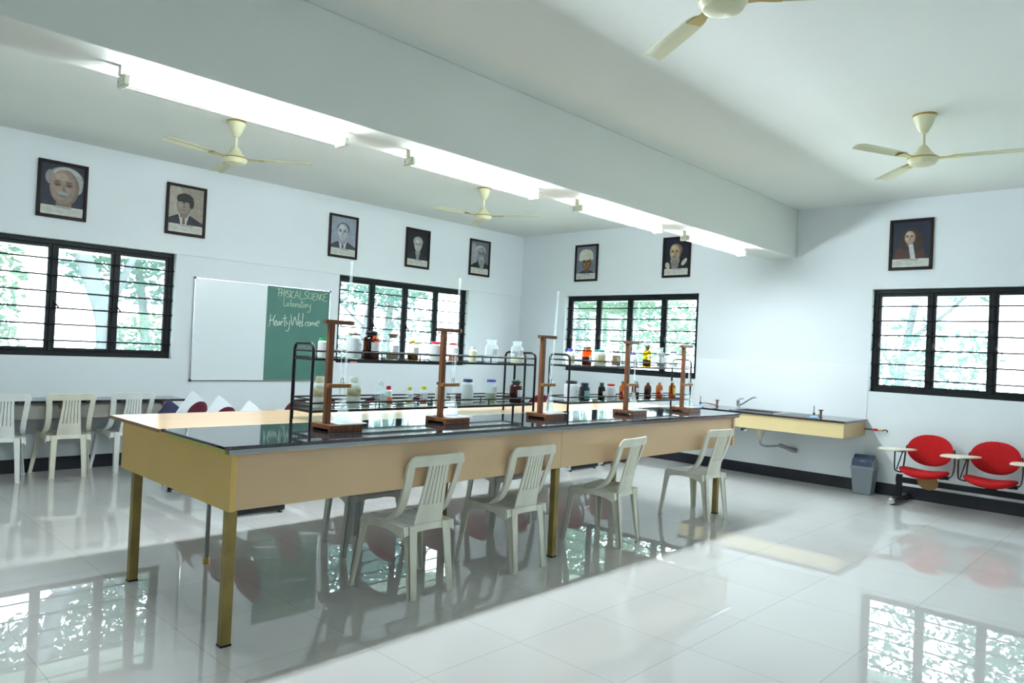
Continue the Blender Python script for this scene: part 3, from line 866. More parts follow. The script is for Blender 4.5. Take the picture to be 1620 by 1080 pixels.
CHALK = {
    'heading': [[(-4.361,1.941),(-4.354,2.032)],[(-4.38,2.027),(-4.328,2.035),(-4.316,2.013),(-4.332,1.989),(-4.36,1.983)],[(-4.324,1.941),(-4.315,2.033)],[(-4.291,1.944),(-4.284,2.033)],[(-4.319,1.984),(-4.288,1.983)],[(-4.285,2.026),(-4.265,1.985)],[(-4.242,2.027),(-4.264,1.982),(-4.276,1.942)],[(-4.209,2.023),(-4.237,2.011),(-4.243,1.987),(-4.217,1.973),(-4.213,1.95),(-4.237,1.938),(-4.252,1.947)],[(-4.195,2.021),(-4.201,1.938)],[(-4.151,2.018),(-4.18,2.006),(-4.187,1.969),(-4.176,1.938),(-4.143,1.943)],[(-4.139,1.937),(-4.112,2.025),(-4.089,1.941)],[(-4.13,1.967),(-4.095,1.967)],[(-4.062,2.03),(-4.066,1.936),(-4.022,1.938)],[(-3.952,2.027),(-3.99,2.027),(-4.003,1.999),(-3.972,1.981),(-3.971,1.951),(-4.0,1.94),(-4.015,1.951)],[(-3.918,2.02),(-3.944,2.004),(-3.949,1.97),(-3.936,1.944),(-3.91,1.95)],[(-3.896,2.022),(-3.898,1.937)],[(-3.873,2.017),(-3.879,1.935),(-3.834,1.938)],[(-3.873,2.017),(-3.835,2.02)],[(-3.877,1.979),(-3.844,1.98)],[(-3.826,1.938),(-3.819,2.018),(-3.788,1.939),(-3.781,2.018)],[(-3.746,2.021),(-3.772,1.999),(-3.772,1.965),(-3.758,1.945),(-3.742,1.95)],[(-3.723,2.023),(-3.73,1.937),(-3.679,1.938)],[(-3.723,2.023),(-3.696,2.029),(-3.672,2.035)],[(-3.726,1.983),(-3.694,1.985)]] ,
    'subheading': [[(-4.279,1.932),(-4.284,1.83),(-4.238,1.837)],[(-4.222,1.867),(-4.238,1.86),(-4.242,1.836),(-4.227,1.831),(-4.22,1.848),(-4.222,1.867),(-4.215,1.832)],[(-4.189,1.916),(-4.192,1.834),(-4.17,1.835),(-4.164,1.856),(-4.175,1.868),(-4.189,1.859)],[(-4.146,1.867),(-4.156,1.846),(-4.144,1.827),(-4.127,1.839),(-4.13,1.862),(-4.146,1.867)],[(-4.117,1.869),(-4.115,1.826)],[(-4.115,1.853),(-4.103,1.867),(-4.092,1.865)],[(-4.066,1.867),(-4.086,1.858),(-4.087,1.832),(-4.071,1.826),(-4.061,1.847),(-4.064,1.867),(-4.051,1.828)],[(-4.036,1.919),(-4.034,1.829),(-4.018,1.83)],[(-4.052,1.884),(-4.014,1.889)],[(-4.003,1.868),(-4.013,1.847),(-4.003,1.831),(-3.984,1.84),(-3.984,1.863),(-4.003,1.868)],[(-3.973,1.867),(-3.971,1.834)],[(-3.971,1.854),(-3.958,1.868),(-3.949,1.864)],[(-3.944,1.87),(-3.937,1.843),(-3.916,1.845)],[(-3.91,1.879),(-3.912,1.805),(-3.931,1.773),(-3.957,1.778)]] ,
    'greeting': [[(-4.453,1.714),(-4.454,1.598),(-4.472,1.564)],[(-4.39,1.705),(-4.412,1.652),(-4.401,1.578)],[(-4.466,1.636),(-4.404,1.646)],[(-4.388,1.608),(-4.364,1.619),(-4.373,1.641),(-4.388,1.627),(-4.391,1.595),(-4.38,1.579),(-4.356,1.59)],[(-4.33,1.631),(-4.35,1.62),(-4.352,1.591),(-4.338,1.585),(-4.327,1.612),(-4.33,1.631),(-4.315,1.586)],[(-4.309,1.636),(-4.303,1.587)],[(-4.306,1.616),(-4.291,1.637),(-4.277,1.631)],[(-4.257,1.721),(-4.259,1.586),(-4.246,1.59)],[(-4.29,1.669),(-4.233,1.68)],[(-4.238,1.643),(-4.229,1.611),(-4.21,1.609)],[(-4.189,1.653),(-4.197,1.547),(-4.214,1.52),(-4.242,1.522)],[(-4.179,1.732),(-4.153,1.592),(-4.123,1.703),(-4.087,1.596),(-4.067,1.753)],[(-4.063,1.614),(-4.034,1.629),(-4.043,1.652),(-4.06,1.638),(-4.062,1.601),(-4.047,1.588),(-4.021,1.6)],[(-4.012,1.757),(-4.015,1.61),(-3.998,1.605)],[(-3.95,1.648),(-3.975,1.633),(-3.973,1.606),(-3.953,1.597)],[(-3.927,1.649),(-3.941,1.625),(-3.928,1.602),(-3.906,1.61),(-3.904,1.637),(-3.927,1.649)],[(-3.889,1.644),(-3.889,1.604)],[(-3.889,1.631),(-3.87,1.646),(-3.861,1.606)],[(-3.86,1.633),(-3.844,1.644),(-3.833,1.607)],[(-3.824,1.628),(-3.783,1.644),(-3.776,1.665),(-3.803,1.663),(-3.821,1.642),(-3.815,1.608),(-3.779,1.607)]] ,
}

for nm, strokes in CHALK.items():
    tb = MB()
    for st in strokes:
        pts = [(x - BX, -0.0198, z - BZ) for x, z in st]
        pts = bez(pts, 4) if len(pts) > 2 else pts
        tb.tube(pts, 0.0046 if nm == 'greeting' else 0.0036, 6)
    o = tb.build(nm, M['chalk'] if nm == 'greeting' else M['pale_chalk'], gp)

# ------------------------------------------------------------------ laboratory table
def wc(o, root):
    """child built in world coordinates under an unrotated root."""
    o.parent = root
    o.location = -root.location
    return o

TZ = 0.925
lt = thing('laboratory_table', 'long laboratory table with black granite and wood top on mustard legs', 'table', (-4.83, -4.4, 0))
wc(MB().box(-7.325, -2.345, -5.14, -4.405, 0.911, TZ).build('granite_top', M['granite'], bevel=0.003), lt)
wt = wc(MB().box(-7.333, -2.345, -4.405, -3.652, 0.910, TZ - 0.0005).build('wooden_top', M['laminate']), lt)
eb = MB().box(-7.337, -7.333, -4.405, -3.648, 0.907, TZ - 0.001).box(-7.337, -2.343, -3.652, -3.648, 0.907, TZ - 0.001)
o = eb.build('edge_band', M['wood_edge'], wt)
wc(MB().box(-7.300, -2.362, -5.131, -5.112, 0.884, 0.911).build('metal_rail', M['rail'], bevel=0.004), lt)
wc(MB().box(-7.305, -7.278, -5.10, -4.43, 0.884, 0.911).build('edge_strip', M['lip']), lt)
wc(MB().box(-7.275, -7.245, -5.105, -3.70, 0.62, 0.910).build('end_panel', M['end_panel'], bevel=0.002), lt)
wc(MB().box(-2.425, -2.395, -5.105, -3.70, 0.62, 0.910).build('end_panel', M['panel'], bevel=0.002), lt)
wc(MB().box(-7.245, -4.916, -5.088, -5.070, 0.62, 0.910).build('front_panel', M['panel'], bevel=0.0015), lt)
wc(MB().box(-4.913, -2.425, -5.088, -5.070, 0.62, 0.910).build('front_panel', M['panel'], bevel=0.0015), lt)
wc(MB().box(-7.245, -2.425, -4.43, -4.40, 0.66, 0.910).build('bearer', M['panel']), lt)
wc(MB().box(-7.245, -2.425, -5.070, -4.40, 0.640, 0.655).build('unseen_shade_board', M['wood_edge']), lt)  # unseen board, added to keep light off the chair seats
for x, y in ((-7.247, -5.064), (-4.915, -5.044), (-2.60, -5.044), (-7.247, -3.89), (-4.915, -3.89), (-2.60, -3.89)):
    l = MB().box(x - 0.024, x + 0.024, y - 0.022, y + 0.022, 0.006, 0.640 if y < -4.5 else 0.905)
    lo = wc(l.build('leg', M['mustard'], bevel=0.003), lt)
    f = MB().box(x - 0.0255, x + 0.0255, y - 0.0235, y + 0.0235, 0, 0.010)
    f.build('foot_plate', M['black_metal'], lo)
cp = thing('conduit_pipe', 'thin grey pipe rising from the floor under the table end', 'pipe', (-6.793, -3.825, 0))
MB().tube([(0, 0, 0.02), (0, 0, 0.905)], 0.013, 12).build('pipe', M['pipe_grey'], cp, smooth=60)
MB().lathe([(0.019, 0), (0.020, 0.03), (0.017, 0.04), (0.0135, 0.043)], 16).build('base_collar', M['gold'], cp, smooth=50)

# ------------------------------------------------------------------ burette stands with their glassware
def burette_stand(x, y, where, tilt=0.0):
    t = thing('burette_stand', 'brown wooden burette stand, ' + where, 'stand', (x, y, TZ), group='burette stands on the granite')
    bs = MB().box(0, 0.205, 0, 0.205, 0.013, 0.037).box(0, 0.205, 0, 0.026, 0, 0.013).box(0, 0.205, 0.179, 0.205, 0, 0.013)
    bs.build('base', M['stand_wood'], t, bevel=0.002)
    MB().box(0.018, 0.052, 0.085, 0.117, 0.037, 0.588).build('post', M['stand_wood'], t, bevel=0.003)
    ta = MB().prism([(-0.008, 0.083, 0), (0.165, 0.083, 0), (0.183, 0.092, 0), (0.183, 0.110, 0), (0.165, 0.119, 0), (-0.008, 0.119, 0)], (0, 0, 0.024)).build('top_arm', M['stand_wood'], t, bevel=0.003)
    ta.location = (0, 0, 0.588)
    ma = MB().prism([(0.012, 0.060, 0), (0.150, 0.060, 0), (0.166, 0.068, 0), (0.166, 0.086, 0), (0.150, 0.0925, 0), (0.053, 0.0925, 0), (0.053, 0.0845, 0), (0.012, 0.0845, 0)], (0, 0, 0.022)).build('clamp_arm', M['stand_wood_light'], t, bevel=0.003)
    ma.location = (0, 0, 0.237)
    MB().tube(bez([(0.095, 0.075, 0.014), (0.098, 0.07, 0.048), (0.108, 0.066, 0.05), (0.110, 0.07, 0.022)], 5), 0.002, 6).build('wire_clip', M['black_metal'], ma, smooth=60)
    # white tile under the flask
    w_ = MB().box(0, 0.185, 0, 0.185, 0, 0.006).build('white_tile', M['white_tile'], bevel=0.0015)
    w_.location = (x + 0.054, y + 0.006, TZ + 0.0371)
    tag(w_, 'white tile on the burette stand ' + where, 'tile', 'white tiles on the burette stands')
    fl = thing('conical_flask', 'clear conical flask on the burette stand ' + where, 'flask', (x + 0.135, y + 0.095, TZ + 0.0432), group='conical flasks')
    MB().lathe([(0.0, 0.0), (0.040, 0.0), (0.0425, 0.004), (0.041, 0.014), (0.031, 0.055), (0.018, 0.100), (0.0145, 0.112), (0.0145, 0.134), (0.018, 0.141)], 28, cap=False).build('flask_glass', M['glass'], fl, smooth=60)
    MB().lathe([(0.0, 0.002), (0.038, 0.002), (0.039, 0.014), (0.030, 0.050), (0.0, 0.050)], 24, cap=False).build('liquid', M['water'], fl, smooth=50)
    bu = thing('burette', 'long clear burette in the burette stand ' + where, 'burette', (x + 0.139, y + 0.099, TZ + 0.16), group='burettes')
    bu.rotation_euler = (0, tilt, 0)
    MB().lathe([(0.0018, 0.0), (0.0025, 0.06), (0.005, 0.075), (0.005, 0.10), (0.0068, 0.115), (0.0068, 0.782), (0.0085, 0.788)], 14, cap=False).build('tube', M['glass'], bu, smooth=60)
    sc = MB().tube([(-0.022, 0, 0.104), (0.022, 0, 0.104)], 0.004, 8)
    sc.tube([(0.022, -0.012, 0.112), (0.022, 0.012, 0.096)], 0.003, 8)
    sc.build('stopcock', M['glass'], bu, smooth=60)
    pi = thing('pipette', 'thin clear pipette at the burette stand ' + where, 'pipette', (x + 0.080, y + 0.052, TZ + 0.0432), group='pipettes')
    pi.rotation_euler = (RAD(-2.5), RAD(1.5), 0)
    MB().lathe([(0.0012, 0.0), (0.003, 0.03), (0.003, 0.22), (0.0075, 0.232), (0.0085, 0.25), (0.0085, 0.275), (0.0075, 0.29), (0.003, 0.305), (0.003, 0.44)], 12, cap=False).build('tube', M['glass'], pi, smooth=60)
    return t

burette_stand(-6.625, -4.885, 'first from the yellow table end', 0.012)
burette_stand(-5.750, -4.825, 'second from the yellow table end', 0.012)
burette_stand(-4.815, -4.858, 'between the two bottle racks', 0.05)
burette_stand(-3.785, -4.900, 'before the right rack', 0.03)
burette_stand(-2.870, -4.890, 'at the right table end', 0.02)

# ------------------------------------------------------------------ bottle racks
M['shelf'] = clear('pale_shelf_glass', (0.84, 0.90, 0.90), 0.5, veil=0.30)
def rack(label, x0, x1, y0, y1):
    t = thing('bottle_rack', label, 'rack', (x0, y0, TZ), group='black wire bottle racks')
    L, D = x1 - x0, y1 - y0
    for x in (0.0, L):
        u = MB()
        r_ = 0.035
        path = [(x, 0, 0), (x, 0, 0.475 - r_), (x, r_ * 0.3, 0.475 - r_ * 0.3), (x, r_, 0.475), (x, D - r_, 0.475), (x, D - r_ * 0.3, 0.475 - r_ * 0.3), (x, D, 0.475 - r_), (x, D, 0)]
        u.tube(path, 0.0088, 12)
        for z in (0.135, 0.095, 0.432):
            u.tube([(x, 0, z), (x, D, z)], 0.0045, 8)
        u.build('end_frame', M['black_metal'], t, smooth=50)
    for z in (0.095, 0.392):
        s = MB().box(0.004, L - 0.004, 0.004, D - 0.004, z - 0.004, z)
        so = s.build('shelf', M['shelf'], t)
        e = MB()
        for y in (0, D):
            e.box(0, L, y - 0.006, y + 0.006, z - 0.012, z + 0.002)
        e.box(-0.004, 0.006, 0, D, z - 0.012, z + 0.001).box(L - 0.006, L + 0.004, 0, D, z - 0.012, z + 0.001)
        e.build('edge_bar', M['black_metal'], so)
        g = MB()
        for y in (0, D):
            g.tube([(0, y, z + 0.042), (L, y, z + 0.042)], 0.0054, 8)
            for k in (1, 2, 3):
                g.tube([(L * k / 4, y, z - 0.002), (L * k / 4, y, z + 0.042)], 0.0042, 8)
        g.build('guard_rail', M['black_metal'], t, smooth=60)
    return t

rack('long black two-shelf bottle rack on the left, along the granite', -6.605, -4.725, -4.640, -4.430)
rack('empty black wire rack standing behind the left bottle rack on the wooden top', -6.450, -4.560, -4.385, -4.165)
rack('long black two-shelf bottle rack on the right of the table', -4.315, -2.435, -4.640, -4.430)

def bottle(name, label, cat, x, y, z, h, d, shape, body, cap=None, fill=None, fill_h=0.0, lab=None, lab_z=(0.22, 0.5), ink='ink', facing=-75, cap_h=0.12, group='bottles on the racks', lab_w=62):
    """one container: body, optional contents, cap or stopper, paper label."""
    R = d / 2
    t = thing(name, label, cat, (x, y, z), group=group)
    b = MB()
    nk = {'jar': 0.74, 'bottle': 0.40, 'small': 0.55, 'reagent': 0.42, 'wide': 0.62}[shape]
    sh0 = {'jar': 0.76, 'bottle': 0.60, 'small': 0.66, 'reagent': 0.58, 'wide': 0.66}[shape] * h
    sh1 = {'jar': 0.86, 'bottle': 0.80, 'small': 0.80, 'reagent': 0.76, 'wide': 0.80}[shape] * h
    top = {'jar': 0.97, 'bottle': 0.97, 'small': 0.95, 'reagent': 0.88, 'wide': 0.90}[shape] * h
    prof = [(0.0, 0.004), (R * 0.86, 0.0), (R * 0.97, 0.004), (R, 0.012), (R, sh0)]
    for k in range(1, 6):
        a = k / 6 * PI / 2
        prof.append((R * nk + R * (1 - nk) * math.cos(a), sh0 + (sh1 - sh0) * math.sin(a)))
    prof += [(R * nk, sh1), (R * nk, top)]
    if shape in ('reagent', 'wide'):
        prof += [(R * nk * 1.28, top - 0.001), (R * nk * 1.30, top + 0.005), (R * nk, top + 0.006)]
    b.lathe(prof, 24, cap=False).build('body', M[body], t, smooth=50)
    if fill:
        fh = fill_h * h
        pf = [(0.0, 0.006), (R * 0.93, 0.006)]
        for r_, zz in prof[3:]:
            if zz < fh:
                pf.append((r_ * 0.94, zz))
        rr = R * 0.94 if fh <= sh0 else (R * nk + R * (1 - nk) * math.sqrt(max(0, 1 - min(1, (fh - sh0) / (sh1 - sh0)) ** 2))) * 0.94
        pf += [(rr, fh), (0.0, fh)]
        MB().lathe(pf, 20, cap=False).build('contents', M[fill], t, smooth=50)
    if cap == 'stopper':
        c = MB().lathe([(0, sh1), (R * nk * 0.86, sh1), (R * nk * 0.95, top + 0.006), (R * nk * 0.5, top + 0.012), (R * nk * 0.55, h - 0.012), (R * nk * 1.25, h - 0.009), (R * nk * 1.25, h - 0.002), (R * nk * 1.1, h), (0, h)], 18, cap=False)
        c.build('stopper', M['glass'], t, smooth=50)
    elif cap == 'cork':
        c = MB().lathe([(R * nk * 0.9, sh1 + 0.004), (R * nk * 0.98, top + 0.007), (R * nk * 1.25, top + 0.008), (R * nk * 1.28, h - 0.004), (R * nk * 1.1, h)], 18)
        c.build('stopper', M['brown_cap'], t, smooth=50)
    elif cap == 'dropper':
        c = MB().lathe([(R * nk * 1.1, sh1), (R * nk * 1.12, sh1 + 0.022), (R * nk * 0.6, sh1 + 0.026), (R * nk * 0.5, h - 0.004), (R * nk * 0.3, h)], 16)
        c.build('cap', M['red'], t, smooth=45)
    elif cap:
        cr = R * nk * 1.12
        z0 = max(h * (1 - cap_h), sh1 + 0.001)
        c = MB().lathe([(cr, z0), (cr, h - 0.004), (cr * 0.94, h), (0, h)], 24)
        c.build('cap', M[cap], t, smooth=45)
    if lab:
        a0, a1 = RAD(facing - lab_w), RAD(facing + lab_w)
        z0, z1 = lab_z[0] * h, lab_z[1] * h
        l = MB()
        l.lathe([(R + 0.0006, z0), (R + 0.0012, z0 + 0.0005), (R + 0.0012, z1 - 0.0005), (R + 0.0006, z1)], 14, a0=a0, a1=a1, cap=False)
        lo = l.build('label', M[lab], t, smooth=50)
        q = MB()
        zz = z1 - (z1 - z0) * 0.30
        q.lathe([(R + 0.0016, zz - 0.003), (R + 0.0018, zz)], 10, a0=RAD(facing - lab_w * 0.1), a1=RAD(facing + lab_w * 0.8), cap=False)
        zz -= (z1 - z0) * 0.28
        q.lathe([(R + 0.0016, zz - 0.0025), (R + 0.0018, zz)], 10, a0=RAD(facing + lab_w * 0.25), a1=RAD(facing + lab_w * 0.7), cap=False)
        q.build('printed_lines', M[ink], lo)
    return t

Y1, ZU, ZL = -4.535, 1.3172, 1.0202
GU, GL = 'bottles on the upper shelf of the left rack', 'bottles on the lower shelf of the left rack'
bottle('plastic_jar', 'white plastic jar with bright green cap, upper left rack', 'jar', -6.480, Y1, ZU, 0.118, 0.062, 'jar', 'white_plastic', 'green_cap', lab='paper', group=GU, cap_h=0.17)
bottle('glass_jar', 'wide jar of white powder with a brown lid, upper left rack', 'jar', -6.269, Y1, ZU, 0.156, 0.090, 'jar', 'glass', 'brown_cap', 'white_powder', 0.80, 'paper', (0.32, 0.66), group=GU, cap_h=0.09)
bottle('reagent_bottle', 'largest amber bottle, black cap, upper left rack in front of the window bar', 'bottle', -6.142, Y1, ZU, 0.176, 0.103, 'wide', 'amber', 'black_plastic', 'dark_powder', 0.30, 'paper', (0.30, 0.60), facing=-62, group=GU, cap_h=0.17)
bottle('reagent_bottle', 'clear bottle with brown cork over olive-brown powder, upper left rack', 'bottle', -5.977, Y1, ZU, 0.168, 0.084, 'wide', 'glass', 'cork', 'brown_powder', 0.30, 'paper', (0.30, 0.56), facing=-65, group=GU)
bottle('reagent_bottle', 'pale orange narrow-necked bottle with dark liquid at its foot', 'bottle', -5.811, Y1, ZU, 0.157, 0.076, 'reagent', 'pale_amber', 'stopper', 'black_liquid', 0.22, 'paper', (0.30, 0.56), facing=-62, group=GU)
bottle('plastic_jar', 'white plastic jar with a pink-red cap, left of the second burette stand', 'jar', -5.621, Y1, ZU, 0.132, 0.074, 'jar', 'white_plastic', 'pink_red', lab='paper', group=GU, cap_h=0.16)
bottle('glass_jar', 'clear jar with red cap and orange powder, right of the second burette stand', 'jar', -5.459, Y1, ZU, 0.130, 0.068, 'jar', 'glass', 'red', 'orange_powder', 0.34, 'paper', (0.42, 0.72), group=GU, cap_h=0.13)
bottle('plastic_bottle', 'small pale yellow plastic bottle on the upper left rack', 'bottle', -5.273, Y1, ZU, 0.112, 0.056, 'small', 'pale_yellow_plastic', 'milky_plastic', group=GU, cap_h=0.2)
bottle('reagent_bottle', 'empty clear bottle with glass stopper, second from the right end of the upper left rack', 'bottle', -5.089, Y1, ZU, 0.168, 0.092, 'wide', 'glass', 'stopper', None, 0, 'paper', (0.36, 0.60), facing=-65, group=GU)
bottle('reagent_bottle', 'clear stoppered bottle with cream powder, right end of the upper left rack', 'bottle', -4.819, Y1, ZU, 0.168, 0.090, 'wide', 'glass', 'stopper', 'cream_powder', 0.20, 'paper', (0.36, 0.60), facing=-65, group=GU)

bottle('plastic_bottle', 'milky bottle with tan label partly hidden by the first burette stand', 'bottle', -6.489, Y1, ZL, 0.189, 0.082, 'small', 'milky_plastic', 'cream_cap', None, 0, 'tan_label', (0.38, 0.62), 'green_ink', group=GL, cap_h=0.17, lab_w=110)
bottle('plastic_bottle', 'milky bottle with tan label standing free on the lower left shelf', 'bottle', -6.253, Y1, ZL, 0.189, 0.084, 'small', 'milky_plastic', 'milky_plastic', None, 0, 'tan_label', (0.38, 0.62), 'green_ink', group=GL, cap_h=0.17, lab_w=110)
bottle('reagent_bottle', 'clear stoppered reagent bottle beside the red-capped dropper bottle', 'bottle', -6.050, Y1, ZL, 0.166, 0.078, 'reagent', 'glass', 'stopper', 'water', 0.52, 'paper', (0.26, 0.46), group=GL)
bottle('dropper_bottle', 'small bottle with red dropper cap', 'bottle', -5.955, Y1 + 0.05, ZL, 0.130, 0.050, 'small', 'white_plastic', 'dropper', None, 0, 'orange_powder', (0.10, 0.45), 'red', group=GL, lab_w=100)
bottle('small_bottle', 'small yellow-capped bottle with yellow-green liquid', 'bottle', -5.785, Y1 + 0.05, ZL, 0.121, 0.050, 'small', 'glass', 'yellow_cap', 'yellow_liquid', 0.30, 'paper', (0.36, 0.62), group=GL, cap_h=0.16)
bottle('small_bottle', 'small yellow-capped bottle with orange liquid', 'bottle', -5.662, Y1 + 0.05, ZL, 0.124, 0.051, 'small', 'glass', 'yellow_cap', 'red_liquid', 0.26, 'paper', (0.36, 0.66), group=GL, cap_h=0.16)
bottle('plastic_jar', 'white jar with black cap mostly hidden by the second burette stand', 'jar', -5.555, Y1, ZL, 0.157, 0.078, 'jar', 'white_plastic', 'black_plastic', lab='paper', group=GL)
bottle('plastic_jar', 'tall white jar with dark blue cap, right of the second burette stand', 'jar', -5.310, Y1, ZL, 0.178, 0.084, 'jar', 'white_plastic', 'navy_cap', None, 0, 'paper', (0.35, 0.65), facing=-60, group=GL, cap_h=0.11)
bottle('glass_jar', 'clear jar of olive powder with blue-violet cap, lower left rack', 'jar', -5.076, Y1, ZL, 0.175, 0.083, 'jar', 'glass', 'blue_cap', 'olive_powder', 0.44, 'paper', (0.46, 0.70), facing=-62, group=GL, cap_h=0.10)
bottle('reagent_bottle', 'amber bottle with dark green cap at the right end of the lower left shelf', 'bottle', -4.812, Y1, ZL, 0.172, 0.095, 'wide', 'amber', 'dark_green_cap', 'dark_powder', 0.40, 'paper', (0.28, 0.58), facing=-60, group=GL, cap_h=0.13)

HU, HL = 'bottles on the upper shelf of the right rack', 'bottles on the lower shelf of the right rack'
bottle('plastic_bottle', 'white bottle with blue cap at the left end of the upper right rack', 'bottle', -4.187, Y1, ZU, 0.134, 0.076, 'small', 'white_plastic', 'blue_cap', None, 0, 'tan_label', (0.15, 0.55), facing=-100, group=HU, cap_h=0.16)
bottle('glass_jar', 'amber jar with dark green lid on the upper right rack', 'jar', -3.964, Y1, ZU, 0.158, 0.086, 'jar', 'amber', 'dark_green_cap', 'dark_powder', 0.45, 'paper', (0.20, 0.52), facing=-55, group=HU, cap_h=0.11)
bottle('plastic_jar', 'squat white jar with teal lid on the upper right rack', 'jar', -3.785, Y1, ZU, 0.138, 0.100, 'jar', 'milky_plastic', 'teal_cap', None, 0, 'tan_label', (0.15, 0.66), 'teal_label', facing=-95, group=HU, cap_h=0.17)
bottle('glass_jar', 'small jar of brown powder with black cap, left of the fourth burette stand', 'jar', -3.544, Y1, ZU, 0.134, 0.082, 'jar', 'glass', 'black_plastic', 'brown_powder', 0.72, 'tan_label', (0.25, 0.6), group=HU, cap_h=0.14)
bottle('plastic_bottle', 'white jar with blue cap half hidden behind the fourth burette stand', 'jar', -3.280, Y1, ZU, 0.124, 0.070, 'jar', 'white_plastic', 'blue_cap', None, 0, 'teal_label', (0.2, 0.55), group=HU, cap_h=0.15)
bottle('reagent_bottle', 'yellow bottle with black liquid in its lower half', 'bottle', -3.059, Y1, ZU, 0.204, 0.082, 'reagent', 'yellow_glass', 'cork', 'black_liquid', 0.34, 'paper', (0.36, 0.52), facing=-80, group=HU)
bottle('reagent_bottle', 'clear stoppered bottle with grey powder at its foot, upper right rack', 'bottle', -2.820, Y1, ZU, 0.190, 0.080, 'reagent', 'glass', 'stopper', 'grey_liquid', 0.20, 'paper', (0.24, 0.48), group=HU)
bottle('glass_jar', 'clear jar of white powder with blue lid, right end of the upper right rack', 'jar', -2.598, Y1, ZU, 0.154, 0.082, 'jar', 'glass', 'navy_cap', 'white_powder', 0.36, 'teal_label', (0.45, 0.62), group=HU, cap_h=0.08, lab_w=30)

bottle('plastic_jar', 'largest white jar, black cap, at the left end of the lower right shelf', 'jar', -4.152, Y1, ZL, 0.168, 0.116, 'jar', 'white_plastic', 'black_plastic', None, 0, 'paper', (0.18, 0.62), 'green_ink', facing=-95, group=HL, cap_h=0.16, lab_w=80)
bottle('reagent_bottle', 'black bottle with a teal label on the lower right shelf', 'bottle', -3.975, Y1, ZL, 0.152, 0.092, 'wide', 'black_plastic', 'navy_cap', None, 0, 'teal_label', (0.12, 0.58), facing=-80, group=HL, cap_h=0.16)
bottle('reagent_bottle', 'small dark brown bottle left of the red-capped jar', 'bottle', -3.737, Y1, ZL, 0.152, 0.062, 'small', 'brown_glass', 'dark_green_cap', 'dark_powder', 0.45, 'paper', (0.30, 0.52), facing=-62, group=HL, cap_h=0.17)
bottle('plastic_jar', 'white jar with red cap and green printed label', 'jar', -3.602, Y1, ZL, 0.142, 0.082, 'jar', 'white_plastic', 'red', None, 0, 'paper', (0.30, 0.68), 'bottle_label_green', facing=-75, group=HL, cap_h=0.16)
bottle('reagent_bottle', 'orange-brown bottle just left of the fourth burette stand post', 'bottle', -3.426, Y1, ZL, 0.164, 0.060, 'bottle', 'orange_glass', 'brown_cap', 'red_liquid', 0.45, 'paper', (0.30, 0.50), group=HL)
bottle('reagent_bottle', 'amber bottle behind the flask of the fourth burette stand', 'bottle', -3.226, Y1, ZL, 0.162, 0.068, 'small', 'amber', 'brown_cap', 'dark_powder', 0.30, 'paper', (0.42, 0.68), group=HL)
bottle('reagent_bottle', 'dark red-brown bottle, third from the right end of the lower right shelf', 'bottle', -3.022, Y1, ZL, 0.165, 0.066, 'bottle', 'amber', 'white_plastic', 'dark_powder', 0.60, 'paper', (0.28, 0.46), facing=-45, group=HL, cap_h=0.08, lab_w=40)
bottle('reagent_bottle', 'light brown bottle, second from the right end of the lower right shelf', 'bottle', -2.824, Y1, ZL, 0.166, 0.064, 'bottle', 'orange_glass', 'white_plastic', 'red_liquid', 0.40, 'paper', (0.30, 0.50), facing=-65, group=HL, cap_h=0.08)
bottle('reagent_bottle', 'orange bottle with a yellow label at the right end of the lower right shelf', 'bottle', -2.594, Y1, ZL, 0.166, 0.066, 'bottle', 'orange_glass', 'white_plastic', 'orange_powder', 0.30, 'yellow_label', (0.22, 0.62), facing=-65, group=HL, cap_h=0.08)

